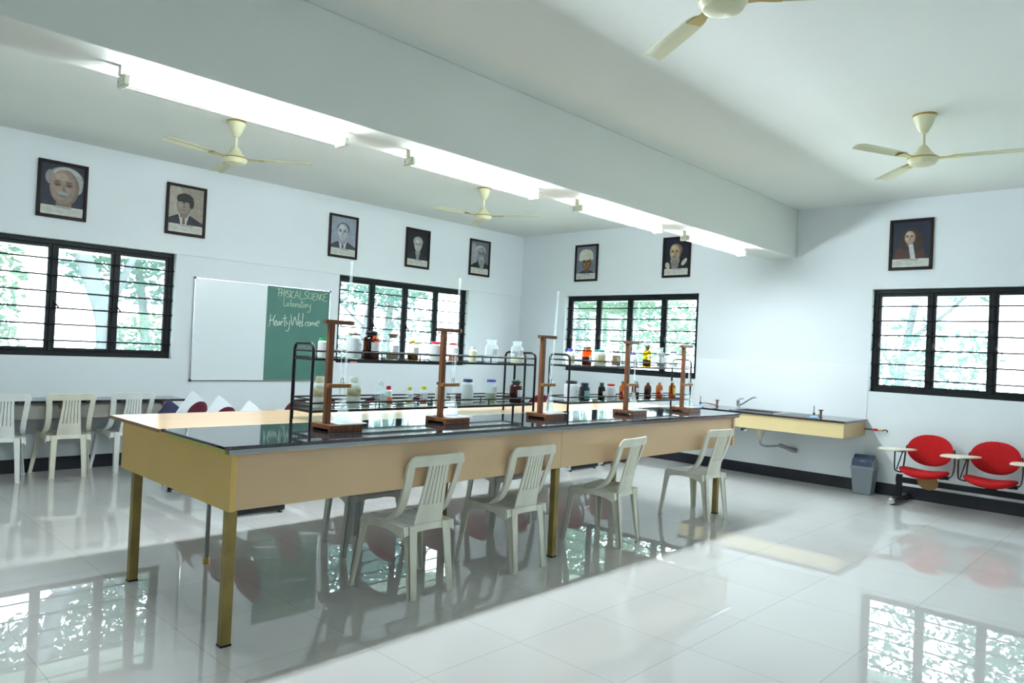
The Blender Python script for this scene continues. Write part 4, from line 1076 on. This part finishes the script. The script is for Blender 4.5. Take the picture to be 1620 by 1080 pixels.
# ------------------------------------------------------------------ plastic chairs (local +y is the front of the seat)
def make_chair(m, label, group):
    t = thing('plastic_chair', label, 'chair', (0, 0, 0), group=group)
    # seat: solid border, ribbed middle
    def sz(y, x=0):
        return 0.4 + 0.016 * min(1, max(0, (y + 0.17) / 0.33)) - (0.035 * max(0, (y - 0.165) / 0.03) ** 2 if y > 0.165 else 0) - 0.008 * (1 - min(1, abs(x) / 0.2) ** 2)
    def hw(y):
        return 0.183 + 0.034 * min(1, max(0, (y + 0.17) / 0.33))
    s = MB()
    ys_ = [-0.175, -0.14, -0.10, -0.05, 0.0, 0.05, 0.10, 0.14, 0.165, 0.182, 0.195]
    th = (0, 0, -0.012)
    def strip(f0, f1, yl):
        s.slab([[Vector((hw(y) * f, y, sz(y, hw(y) * f))) for f in (f0, (f0 + f1) / 2, f1)] for y in yl], th)
    strip(-1, -0.74, ys_)
    strip(0.74, 1, ys_)
    n = 9
    for k in range(n):
        a = -0.74 + 1.48 * k / n
        strip(a + 0.012, a + 1.48 / n - 0.012, ys_[1:8])
    strip(-0.74, 0.74, [0.138, 0.165, 0.182, 0.195])
    strip(-0.74, 0.74, [-0.175, -0.138])
    s.build('seat', m, t, smooth=40)
    # aprons under the seat edge, arched between the legs
    a = MB()
    for sg in (-1, 1):
        rows = []
        for k in range(11):
            y = -0.175 + 0.36 * k / 10
            low = 0.372 - 0.038 * (abs(k - 5) / 5) ** 2.5
            rows.append([Vector((sg * (hw(y) + 0.004), y, sz(y, 0.2) - 0.002)), Vector((sg * (hw(y) + 0.010), y, low))])
        a.slab(rows, (-sg * 0.008, 0, 0))
    rows = []
    for k in range(11):
        x = -0.21 + 0.42 * k / 10
        rows.append([Vector((x, 0.193, 0.385)), Vector((x, 0.200, 0.366 - 0.03 * (abs(k - 5) / 5) ** 2.5))])
    a.slab(rows, (0, -0.008, 0))
    rows = []
    for k in range(11):
        x = -0.185 + 0.37 * k / 10
        rows.append([Vector((x, -0.172 - 0.006, 0.402)), Vector((x, -0.180 - 0.006, 0.368 - 0.02 * (abs(k - 5) / 5) ** 3))])
    a.slab(rows, (0, 0.008, 0))
    a.build('seat_apron', m, t, smooth=40)
    # backrest
    def bp(x, z):
        q = (z - 0.395) / 0.405
        return Vector((x, -0.170 - 0.088 * q + 0.020 * (x / 0.2) ** 2, z))
    bk = MB()
    bt = (0, 0.010, 0.002)
    # stiles: sweep down and forward into the seat sides
    path = [(0.045, 0.402, 0.214, 0.010), (-0.02, 0.408, 0.208, 0.024), (-0.075, 0.432, 0.200, 0.036), (-0.118, 0.472, 0.195, 0.044), (-0.150, 0.53, 0.193, 0.046), (-0.181, 0.61, 0.196, 0.046), (-0.207, 0.69, 0.201, 0.046), (-0.222, 0.745, 0.2045, 0.046)]
    pb = bez([(p_[0], p_[1], 0) for p_ in path], 4)
    wb_ = bez([(p_[2], p_[3], 0) for p_ in path], 4)
    for sg in (-1, 1):
        rows = [[Vector((sg * w_.x, p_.x + 0.004, p_.y)), Vector((sg * (w_.x - w_.y * 0.5), p_.x - 0.001, p_.y)), Vector((sg * (w_.x - w_.y), p_.x - 0.003, p_.y))] for p_, w_ in zip(pb, wb_)]
        bk.slab(rows, bt)
        fl = []
        for i, (p_, w_) in enumerate(zip(pb, wb_)):
            d = (pb[min(i + 1, len(pb) - 1)] - pb[max(i - 1, 0)]).normalized()
            nrm = Vector((0, d.y, -d.x))
            dep = 0.018 if i > 6 else 0.010
            fl.append([Vector((sg * w_.x, p_.x + 0.004, p_.y)), Vector((sg * (w_.x + 0.002), p_.x + 0.004, p_.y)) + nrm * dep])
        bk.slab(fl, (-sg * 0.008, 0, 0))
    # top rail with rounded corners
    rows = []
    for k in range(25):
        x = -0.2065 + 0.413 * k / 24
        e = 0.2065 - abs(x)
        r_ = 0.045
        zt = 0.800 - (r_ - math.sqrt(max(0, r_ * r_ - (r_ - e) ** 2)) if e < r_ else 0)
        zb = 0.742
        rows.append([bp(x, zb), bp(x, (zb + zt) / 2), bp(x, max(zt, zb + 0.001))])
    bk.slab(rows, bt)
    # a rolled lip on the top edge
    lip = []
    for k in range(25):
        x = -0.2065 + 0.413 * k / 24
        e = 0.2065 - abs(x)
        zt = 0.800 - (0.045 - math.sqrt(max(0, 0.045 ** 2 - (0.045 - e) ** 2)) if e < 0.045 else 0)
        lip.append(bp(x, max(zt, 0.745)) + Vector((0, 0.008, 0)))
    bk.tube(lip, 0.0065, 8)
    # splat: plate below, six bars above
    def spw(z):
        q = (z - 0.395) / 0.355
        return 0.104 - 0.030 * min(1, q * 1.25)
    zs_ = [0.380, 0.40, 0.43, 0.46, 0.49, 0.515]
    bk.slab([[bp(spw(z) * f, z) for f in (-1, -0.5, 0, 0.5, 1)] for z in zs_], bt)
    zs2 = [0.514, 0.56, 0.62, 0.68, 0.745]
    for k in range(6):
        f0, f1 = -1 + 2 * k / 6, -1 + 2 * (k + 1) / 6
        g0 = 0.0 if k == 0 else 0.0032
        g1 = 0.0 if k == 5 else 0.0032
        bk.slab([[bp(spw(z) * f0 + g0, z), bp(spw(z) * f1 - g1, z)] for z in zs2], bt)
    bk.build('backrest', m, t, smooth=40)
    # legs: angle-shaped, tapering
    def leg(top, bot, wt_, wb2, dt, db, sx, sy):
        l = MB()
        T, B = Vector(top), Vector(bot)
        rx, ry = [], []
        for k in range(7):
            q = k / 6
            c = T.lerp(B, q)
            w_ = wt_ + (wb2 - wt_) * q ** 0.7
            d_ = dt + (db - dt) * q ** 0.7
            rx.append([c, c - Vector((sx * w_, 0, 0))])
            ry.append([c, c - Vector((0, sy * d_, 0))])
        l.slab(rx, (0, -sy * 0.008, 0))
        l.slab(ry, (-sx * 0.008, 0, 0))
        l.box(min(B.x, B.x - sx * wb2), max(B.x, B.x - sx * wb2), min(B.y, B.y - sy * db * 0.8), max(B.y, B.y - sy * db * 0.8), 0, 0.008)
        l.build('leg', m, t, smooth=40)
    for sg in (-1, 1):
        leg((sg * 0.212, 0.195, 0.395), (sg * 0.266, 0.212, 0.0), 0.062, 0.034, 0.060, 0.030, sg, 1)
        leg((sg * 0.150, -0.185, 0.400), (sg * 0.156, -0.232, 0.0), 0.058, 0.044, 0.062, 0.030, sg, -1)
    return t

near, far_, wallg = 'cream chairs along the near side of the table', 'chairs on the far side under the table', 'chairs at the wall counter'
chair = make_chair(M['cream_plastic'], 'cream plastic chair nearest the yellow table end, drawn up at the near side', near)
chair.location, chair.rotation_euler = (-6.07, -4.91, 0), (0, 0, RAD(-0.2))
def place(src, x, y, deg, label, group):
    c = copy_tree(src)
    c.location, c.rotation_euler = (x, y, 0), (0, 0, RAD(deg))
    c['label'], c['group'] = label, group
    return c
place(chair, -5.26, -4.93, -1.1, 'cream plastic chair second from the yellow table end, near side', near)
place(chair, -4.23, -4.98, 6.5, 'cream plastic chair third from the yellow table end, just right of the middle table leg', near)
place(chair, -2.84, -4.98, -5.5, 'cream plastic chair at the far right end of the table, near the sink', near)
place(chair, -6.66, -0.27, -5, 'cream plastic chair in the middle of the row at the wall counter', wallg)
wchair = make_chair(M['white_plastic_chair'], 'white plastic chair cut off by the left edge, at the wall counter', wallg)
wchair.location, wchair.rotation_euler = (-7.22, -0.31, 0), (0, 0, RAD(-1.6))
place(wchair, -6.11, -0.23, -1, 'white plastic chair partly behind the yellow table corner, at the wall counter', wallg)
gchair = make_chair(M['grey_plastic_chair'], 'greyish plastic chair under the far side of the table, behind the nearest cream chair', far_)
gchair.location, gchair.rotation_euler = (-5.81, -4.02, 0), (0, 0, PI)
place(gchair, -4.457, -4.04, 180, 'greyish plastic chair under the far side of the table, behind the second cream chair', far_)

# ------------------------------------------------------------------ seats on a beam with writing tablets (local +y is the front)
def make_bench(label, group, fabric, tab, nseat, up=False, posts=(0.0, -1.66), beam_x=(0.03, -1.75), extra=None):
    t = thing('tandem_seat_bench', label, 'bench', (0, 0, 0), group=group)
    MB().box(beam_x[1], beam_x[0], -0.025, 0.025, 0.215, 0.272).build('beam', M['black_metal'], t, bevel=0.004)
    for x in posts:
        MB().box(x - 0.026, x + 0.026, -0.03, 0.03, 0.06, 0.30).build('post', M['black_metal'], t, bevel=0.006)
        ft = MB().tube([(x, -0.30, 0.046), (x, 0.235, 0.046)], 0.034, 16)
        fo = ft.build('foot_tube', M['black_metal'], t, smooth=50)
        MB().tube([(x, 0.232, 0.046), (x, 0.255, 0.046), (x, 0.268, 0.046), (x, 0.274, 0.046)], [0.035, 0.035, 0.030, 0.018], 16).build('end_cap', M['chrome'], fo, smooth=60)
        lv = MB()
        for y in (-0.27, 0.20):
            lv.tube([(x, y, 0.004), (x, y, 0.02)], 0.008, 8).tube([(x, y, 0.0), (x, y, 0.006)], 0.024, 12)
        lv.build('levelling_foot', M['black_plastic'], fo, smooth=50)
    for k in range(nseat):
        cx = -0.25 - 0.58 * k + (0.58 if extra else 0)
        # seat pad: oval, dished
        def pad(hx, hy, z0, thick, dish, cy, lean=0.0):
            rows_t, N = [], 28
            m_ = MB()
            top, bot = [], []
            for rr in (0.0, 0.35, 0.65, 0.86, 0.96, 1.0):
                a_, b2 = [], []
                for j in range(N):
                    th_ = 2 * PI * j / N
                    sx_ = math.copysign(abs(math.cos(th_)) ** 0.85, math.cos(th_)) * hx * rr
                    sy_ = math.copysign(abs(math.sin(th_)) ** 0.85, math.sin(th_)) * hy * rr
                    z = z0 + dish * (sx_ / hx) ** 2 + lean * sy_
                    e = thick * 0.5 * math.sqrt(max(0.0, 1 - rr ** 4))
                    a_.append(Vector((cx + sx_, cy + sy_, z + e)))
                    b2.append(Vector((cx + sx_, cy + sy_, z - e)))
                top.append(a_)
                bot.append(b2)
            m_.grid(top, True)
            m_.grid([list(reversed(r_)) for r_ in bot], True)
            bmesh.ops.remove_doubles(m_.bm, verts=m_.bm.verts[:], dist=0.0005)
            return m_
        if not (extra and k == 0):
            pad(0.228, 0.190, 0.338, 0.078, 0.045, 0.085, 0.02).build('seat', fabric, t, smooth=60)
            # back pad: oval standing up, wrapped round the sitter
            bm_ = MB()
            A, B = [], []
            N = 32
            for rr in (0.0, 0.35, 0.65, 0.86, 0.96, 1.0):
                a_, b2 = [], []
                for j in range(N):
                    th_ = 2 * PI * j / N
                    sx_ = math.copysign(abs(math.cos(th_)) ** 0.85, math.cos(th_)) * 0.218 * rr
                    sz_ = math.sin(th_) * 0.158 * rr
                    sz_ = sz_ * (1.0 if sz_ > 0 else 0.92) - 0.02 * (1 - (sx_ / 0.218) ** 2) * (1 if sz_ < 0 else 0) * rr
                    y = -0.165 + 0.055 * (sx_ / 0.218) ** 2 - 0.16 * sz_
                    e = 0.022 * math.sqrt(max(0.0, 1 - rr ** 4))
                    a_.append(Vector((cx + sx_, y + e, 0.572 + sz_)))
                    b2.append(Vector((cx + sx_, y - e, 0.572 + sz_)))
                A.append(a_)
                B.append(b2)
            bm_.grid(A, True)
            bm_.grid([list(reversed(r_)) for r_ in B], True)
            bmesh.ops.remove_doubles(bm_.bm, verts=bm_.bm.verts[:], dist=0.0005)
            bm_.build('backrest', fabric, t, smooth=60)
            for sg in (-1, 1):
                br = MB()
                x = cx + sg * 0.214
                pts = bez([(cx + sg * 0.17, 0.02, 0.325), (x, -0.01, 0.335), (x + sg * 0.012, -0.06, 0.37), (x + sg * 0.014, -0.10, 0.45), (x + sg * 0.010, -0.118, 0.545), (x + sg * 0.002, -0.125, 0.60)], 4)
                br.slab([[p_ + Vector((0, -0.016, 0.004)), p_ + Vector((0, 0.016, -0.004))] for p_ in pts], (sg * 0.010, 0, 0))
                br.build('back_bracket', M['black_metal'], t, smooth=40)
            sp = MB().box(cx - 0.17, cx + 0.17, 0.0, 0.035, 0.305, 0.325).box(cx - 0.045, cx + 0.045, -0.028, 0.06, 0.272, 0.325)
            sp.box(cx - 0.215, cx - 0.165, 0.0, 0.05, 0.31, 0.345)
            sp.build('seat_support', M['black_metal'], t, bevel=0.003)
            if k == 0 and not up:
                MB().lathe([(0.0, 0.0), (0.09, 0.0), (0.10, 0.008), (0.09, 0.016), (0.0, 0.016)], 24, mx=Matrix.Rotation(RAD(65), 4, 'X'), c=(cx - 0.03, 0.06, 0.262), cap=False).build('seat_plywood', M['ply'], t, smooth=50)
        # writing tablet at the sitter's right hand
        tx = cx + 0.25
        arm = MB()
        arm.tube(bez([(cx + 0.20, 0.10, 0.335), (tx + 0.0, 0.14, 0.35), (tx + 0.01, 0.15, 0.40), (tx + 0.01, 0.15, 0.555)], 4), 0.0075, 8)
        arm.tube([(tx - 0.005, 0.13, 0.36), (tx - 0.055, 0.12, 0.555)], 0.006, 8)
        if not up:
            arm.box(tx - 0.08, tx + 0.14, 0.11, 0.16, 0.548, 0.560)
        arm.build('tablet_arm', M['black_metal'], t, smooth=45)
        if not up:
            pl = [(tx - 0.15, -0.04), (tx - 0.10, -0.07), (tx + 0.02, -0.02), (tx + 0.13, 0.03), (tx + 0.16, 0.10), (tx + 0.155, 0.24), (tx + 0.12, 0.275), (tx - 0.02, 0.275), (tx - 0.06, 0.20), (tx - 0.13, 0.06)]
            MB().prism([(q[0], q[1], 0.561) for q in pl], (0, 0, 0.016)).build('writing_tablet', tab, t, bevel=0.004)
        else:
            # folded up beside the seat, leaning
            o = Vector((tx, -0.19, 0.815))
            u = Vector((0, -0.84, -0.54)) * 0.20
            v = Vector((0, 0.64, -0.77)) * 0.34
            low = -0.12 if (extra and k == 0) else 0.0
            o = o + Vector((0, 0, low))
            q = [o + u * a_ + v * b2 for a_, b2 in ((0.06, 0), (0.94, 0), (1, 0.06), (1, 0.9), (0.9, 1), (0.1, 1), (0, 0.9), (0, 0.06))]
            MB().prism(q, (0.014, 0, 0)).build('writing_tablet', M['navy_tablet'] if (extra and k == 0) else tab, t, bevel=0.003)
    return t

b1 = make_bench('bench of red padded seats with pale writing tablets against the right wall', 'tandem benches', M['red_fabric'], M['tablet'], 3)
b1.location, b1.rotation_euler = (-0.35, -5.97, 0), (0, 0, PI / 2)
mg = 'maroon benches behind the table'
b2 = make_bench('maroon bench behind the yellow table end with its writing tablets folded up', mg, M['maroon_fabric'], M['white_tablet'], 4, up=True, posts=(-0.42, -1.66), beam_x=(0.55, -1.70), extra=True)
b2.location, b2.rotation_euler, b2.scale = (-5.99, -1.17, 0), (0, 0, PI / 2), (1, 0.86, 1.08)
b3 = make_bench('maroon seat showing its round back through the left end of the rack', mg, M['maroon_fabric'], M['white_tablet'], 1, posts=(0.0, -1.07), beam_x=(0.03, -1.10))
b3.location, b3.rotation_euler, b3.scale = (-5.17, -1.50, 0), (0, 0, PI / 2), (1, 1, 1.13)
b4 = make_bench('maroon bench behind the table, seen under the upper shelf of the left rack', mg, M['maroon_fabric'], M['white_tablet'], 3)
b4.location, b4.rotation_euler, b4.scale = (-4.45, -0.88, 0), (0, 0, PI / 2), (1, 1, 1.08)
def bench(x, y, label):
    c = copy_tree(b4)
    c.location, c['label'] = (x, y, 0), label
bench(-3.80, -0.88, 'maroon bench behind the table, in line with the second burette stand')
bench(-3.12, -0.88, 'maroon bench behind the table, behind the right end of the left rack')
bench(-2.46, -0.88, 'maroon bench behind the table, in line with the third burette stand')
bench(-1.785, -1.17, 'maroon bench with a chrome-capped foot showing below the table, behind the right rack')
bench(-1.05, -1.10, 'maroon bench nearest the right wall, behind the far end of the table')

# ------------------------------------------------------------------ counter along the back wall
wcnt = thing('side_counter', 'long wall counter with a dark top and grey front, behind the plastic chairs', 'counter', (-8.0, -0.02, 0))
wc(MB().box(XL + 0.1, -5.585, -0.42, -0.013, 0.706, 0.730).build('worktop', M['granite'], bevel=0.003), wcnt)
wc(MB().box(XL + 0.1, -5.72, -0.362, -0.345, 0.555, 0.706).build('front_apron', M['ledge_apron']), wcnt)
for x in (-5.80, -6.75, -7.7, -8.65):
    wc(MB().prism([(x, -0.013, 0.705), (x, -0.40, 0.705), (x, -0.40, 0.665), (x, -0.10, 0.56), (x, -0.013, 0.50)], (0.05, 0, 0)).build('bracket', M['wood_edge']), wcnt)

# ------------------------------------------------------------------ sink counter on the right wall
sk_ = thing('sink_counter', 'wall-hung sink counter with black top and pale yellow front', 'counter', (-0.35, -4.55, 0))
tp = MB()
y0, y1, bx0, bx1, by0, by1 = -5.52, -3.55, -0.60, -0.20, -4.66, -4.16
tp.box(-0.715, bx0, y0, y1, 0.800, 0.821).box(bx1, -0.009, y0, y1, 0.800, 0.821).box(bx0, bx1, y0, by0, 0.800, 0.821).box(bx0, bx1, by1, y1, 0.800, 0.821)
wc(tp.build('worktop', M['granite']), sk_)
wc(MB().box(-0.700, -0.682, -5.503, -3.57, 0.635, 0.800).build('front_apron', M['sink_apron'], bevel=0.002), sk_)
wc(MB().box(-0.682, -0.009, -5.503, -5.485, 0.635, 0.800).build('side_panel', M['sink_side'], bevel=0.002), sk_)
wc(MB().box(-0.682, -0.009, -3.588, -3.57, 0.635, 0.800).build('side_panel', M['sink_side'], bevel=0.002), sk_)
bs = MB()
bs.box(bx0 - 0.02, bx0 + 0.006, by0 - 0.02, by1 + 0.02, 0.8205, 0.826).box(bx1 - 0.006, bx1 + 0.02, by0 - 0.02, by1 + 0.02, 0.8205, 0.826)
bs.box(bx0 - 0.02, bx1 + 0.02, by0 - 0.02, by0 + 0.006, 0.8205, 0.826).box(bx0 - 0.02, bx1 + 0.02, by1 - 0.006, by1 + 0.02, 0.8205, 0.826)
bs.box(bx0, bx1, by0, by1, 0.655, 0.660).box(bx0, bx0 + 0.006, by0, by1, 0.66, 0.823).box(bx1 - 0.006, bx1, by0, by1, 0.66, 0.823).box(bx0, bx1, by0, by0 + 0.006, 0.66, 0.823).box(bx0, bx1, by1 - 0.006, by1, 0.66, 0.823)
bo = wc(bs.build('sink_basin', M['steel'], bevel=0.002), sk_)
dr = MB().box(bx0 - 0.02, bx1 + 0.02, by0 - 0.42, by0 - 0.02, 0.8205, 0.824)
for k in range(9):
    x = bx0 + 0.02 + 0.045 * k
    dr.box(x, x + 0.012, by0 - 0.40, by0 - 0.06, 0.824, 0.828)
wc(dr.build('drainboard', M['steel']), sk_)

fc = thing('sink_faucet', 'chrome mixer tap with a long slanting spout on the sink counter', 'tap', (-0.15, -4.02, 0.821))
MB().lathe([(0.03, 0), (0.03, 0.006), (0.022, 0.010), (0.022, 0.075), (0.024, 0.08), (0.024, 0.10), (0.016, 0.106)], 20).build('body', M['chrome'], fc, smooth=45)
MB().tube(bez([(-0.01, -0.015, 0.03), (-0.04, -0.10, 0.075), (-0.09, -0.20, 0.130), (-0.125, -0.265, 0.155), (-0.145, -0.30, 0.158), (-0.15, -0.305, 0.142)], 5), 0.0095, 12).build('spout', M['chrome'], fc, smooth=60)
MB().tube([(0, 0, 0.10), (0.0, -0.02, 0.115), (0, -0.075, 0.122)], [0.010, 0.007, 0.006], 10).build('lever', M['chrome'], fc, smooth=60)

def burner(x, y, where):
    t = thing('gas_burner', 'small gas burner with a pale blue base, ' + where, 'burner', (x, y, 0.821), group='gas burners')
    MB().lathe([(0.046, 0), (0.046, 0.012), (0.032, 0.020), (0.014, 0.024)], 24).build('base', M['burner_blue'], t, smooth=40)
    MB().tube([(0, 0, 0.022), (0, 0, 0.135)], 0.0072, 12).build('barrel', M['steel'], t, smooth=60)
    MB().lathe([(0.011, 0.034), (0.013, 0.036), (0.013, 0.056), (0.011, 0.058)], 16).build('collar', M['black_plastic'], t, smooth=45)

def gas_tap(x, y, where, turn):
    t = thing('gas_tap', 'brown bench gas tap with a cross handle, ' + where, 'tap', (x, y, 0.821), rz=turn, group='gas taps')
    MB().lathe([(0.020, 0), (0.020, 0.006), (0.011, 0.012), (0.011, 0.05), (0.014, 0.054), (0.014, 0.066), (0.008, 0.070)], 16).build('body', M['tap_brown'], t, smooth=45)
    MB().box(-0.032, 0.032, -0.006, 0.006, 0.072, 0.086).box(-0.006, 0.006, -0.024, 0.024, 0.072, 0.086).tube([(0, 0, 0.066), (0, 0, 0.078)], 0.005, 8).build('cross_handle', M['tap_brown'], t, bevel=0.002)
    MB().tube(bez([(0, 0, 0.036), (0.028, 0, 0.036), (0.04, 0, 0.03), (0.048, 0, 0.018)], 4), 0.006, 10).build('nozzle', M['brass'], t, smooth=60)

burner(-0.590, -3.735, 'at the left end of the sink counter')
gas_tap(-0.300, -3.81, 'beside the left burner', PI)
h = MB().tube(bez([(-0.349, -3.81, 0.841), (-0.42, -3.79, 0.856), (-0.50, -3.765, 0.866), (-0.576, -3.739, 0.866)], 5), 0.006, 10).build('gas_hose', M['rubber_red'], smooth=60)
tag(h, 'dark red rubber hose from tap to burner at the left end of the sink counter', 'hose')
burner(-0.600, -5.145, 'at the right end of the sink counter')
gas_tap(-0.40, -5.145, 'behind the right burner', PI * 0.9)

dp = thing('drain_pipe', 'cream trap and grey corrugated drain hose under the sink counter', 'pipe', (-0.35, -4.42, 0.36))
wc(MB().lathe([(0.05, 0.655), (0.05, 0.575), (0.040, 0.545), (0.024, 0.515), (0.020, 0.490), (0.016, 0.470)], 20, c=(-0.35, -4.42, 0)).build('trap_cup', M['pvc'], smooth=45), dp)
hp = bez([(-0.35, -4.42, 0.475), (-0.345, -4.425, 0.43), (-0.30, -4.45, 0.402), (-0.20, -4.52, 0.402), (-0.13, -4.58, 0.412)], 8)
wc(MB().tube(hp, 0.0125, 12).build('hose', M['hose'], smooth=60), dp)
hp = bez([(-0.14, -4.572, 0.415), (-0.10, -4.61, 0.40), (-0.06, -4.66, 0.375), (-0.03, -4.70, 0.362), (-0.012, -4.735, 0.360)], 10)
wc(MB().tube(hp, [0.022 + (0.003 if k % 2 else 0) for k in range(len(hp))], 14).build('corrugated_hose', M['hose'], smooth=30), dp)

av = thing('angle_valve', 'small chrome angle valve on the wall under the sink counter', 'valve', (-0.009, -4.06, 0.55))
MB().tube([(0, 0, 0), (-0.05, 0, 0)], 0.012, 12).tube([(-0.05, 0, -0.012), (-0.05, 0, 0.055)], 0.011, 12).lathe([(0.026, 0), (0.026, 0.004), (0.012, 0.008)], 16, mx=Matrix.Rotation(RAD(-90), 4, 'Y')).build('body', M['chrome'], av, smooth=45)
MB().tube([(-0.05, 0, 0), (-0.078, 0, 0)], [0.009, 0.018], 12).tube([(-0.078, 0, 0), (-0.086, 0, 0)], 0.018, 12).build('knob', M['chrome'], av, smooth=45)

gv = thing('gas_valve_pipe', 'thin black pipe with a red valve on the wall beside the sink counter', 'pipe', (-0.04, -5.60, 0.714))
MB().tube([(0, 0.115, 0), (0, -0.015, 0)], 0.0062, 10).tube([(0, -0.015, 0), (0.005, -0.10, 0.002)], 0.0075, 10).build('pipe', M['black_metal'], gv, smooth=60)
MB().tube([(0, 0.005, 0), (0, -0.045, 0)], 0.013, 8).box(-0.032, -0.006, -0.035, -0.008, -0.014, 0.016).build('valve', M['red'], gv, bevel=0.003)
MB().tube([(0, -0.05, 0), (0.002, -0.095, 0)], 0.010, 6).tube([(0.004, -0.095, 0), (0.012, -0.108, 0)], 0.009, 10).build('brass_fitting', M['brass'], gv, smooth=40)
MB().tube(bez([(0.004, -0.10, 0), (0.0, -0.125, 0.010), (0.004, -0.140, 0.002), (0.016, -0.138, -0.012), (0.0385, -0.130, -0.012)], 5), 0.006, 8).build('hook', M['black_metal'], gv, smooth=60)

# ------------------------------------------------------------------ swing-top bin
bn = thing('waste_bin', 'grey plastic waste bin with a slate blue swing lid by the right wall', 'bin', (-0.15, -5.555, 0), rz=RAD(3))
q0, q1 = (0.080, 0.095), (0.098, 0.118)
bb = MB().hexa([Vector((-q0[0], -q0[1], 0)), Vector((q0[0], -q0[1], 0)), Vector((q0[0], q0[1], 0)), Vector((-q0[0], q0[1], 0)), Vector((-q1[0], -q1[1], 0.285)), Vector((q1[0], -q1[1], 0.285)), Vector((q1[0], q1[1], 0.285)), Vector((-q1[0], q1[1], 0.285))])
bb.build('body', M['grey_plastic'], bn, bevel=0.012, seg=3)
def dome(k, n, r_, z0, h_):
    return -r_ * math.cos(PI * k / n), z0 + h_ * math.sin(PI * k / n) ** 0.6
cb = MB().hexa([Vector((-0.104, -0.124, 0.275)), Vector((0.104, -0.124, 0.275)), Vector((0.104, 0.124, 0.275)), Vector((-0.104, 0.124, 0.275)), Vector((-0.098, -0.118, 0.312)), Vector((0.098, -0.118, 0.312)), Vector((0.098, 0.118, 0.312)), Vector((-0.098, 0.118, 0.312))])
for sg in (-1, 1):
    cb.prism([(q[0], sg * 0.115, q[1]) for q in [dome(k, 16, 0.098, 0.305, 0.085) for k in range(17)]], (0, -sg * 0.014, 0))
cb.build('collar', M['grey_plastic'], bn, bevel=0.004)
rows = [[Vector((dome(k, 18, 0.088, 0.310, 0.126)[0], y, dome(k, 18, 0.088, 0.310, 0.126)[1])) for k in range(19)] for y in (-0.098, -0.05, 0, 0.05, 0.098)]
lid = MB().slab(rows, (0, 0, -0.004))
for y in (-0.098, 0.0975):
    lid.poly([Vector((dome(k, 18, 0.088, 0.310, 0.126)[0], y, dome(k, 18, 0.088, 0.310, 0.126)[1])) for k in range(19)])
lo = lid.build('swing_lid', M['lid_blue'], bn, smooth=50)
MB().box(-0.090, -0.078, -0.028, 0.028, 0.362, 0.376).build('push_plate', M['pipe_grey'], lo, bevel=0.002)

# ------------------------------------------------------------------ duster on the window sill
du = thing('board_duster', 'chalkboard duster of dark felt and pink wood on the window sill right of the board', 'duster', (-3.28, 0.022, ZS))
MB().box(-0.12, 0.02, -0.020, 0.024, 0, 0.022).build('felt', M['duster_felt'], du, bevel=0.003)
MB().box(0.02, 0.13, -0.020, 0.024, 0, 0.022).build('wooden_handle', M['duster_wood'], du, bevel=0.003)
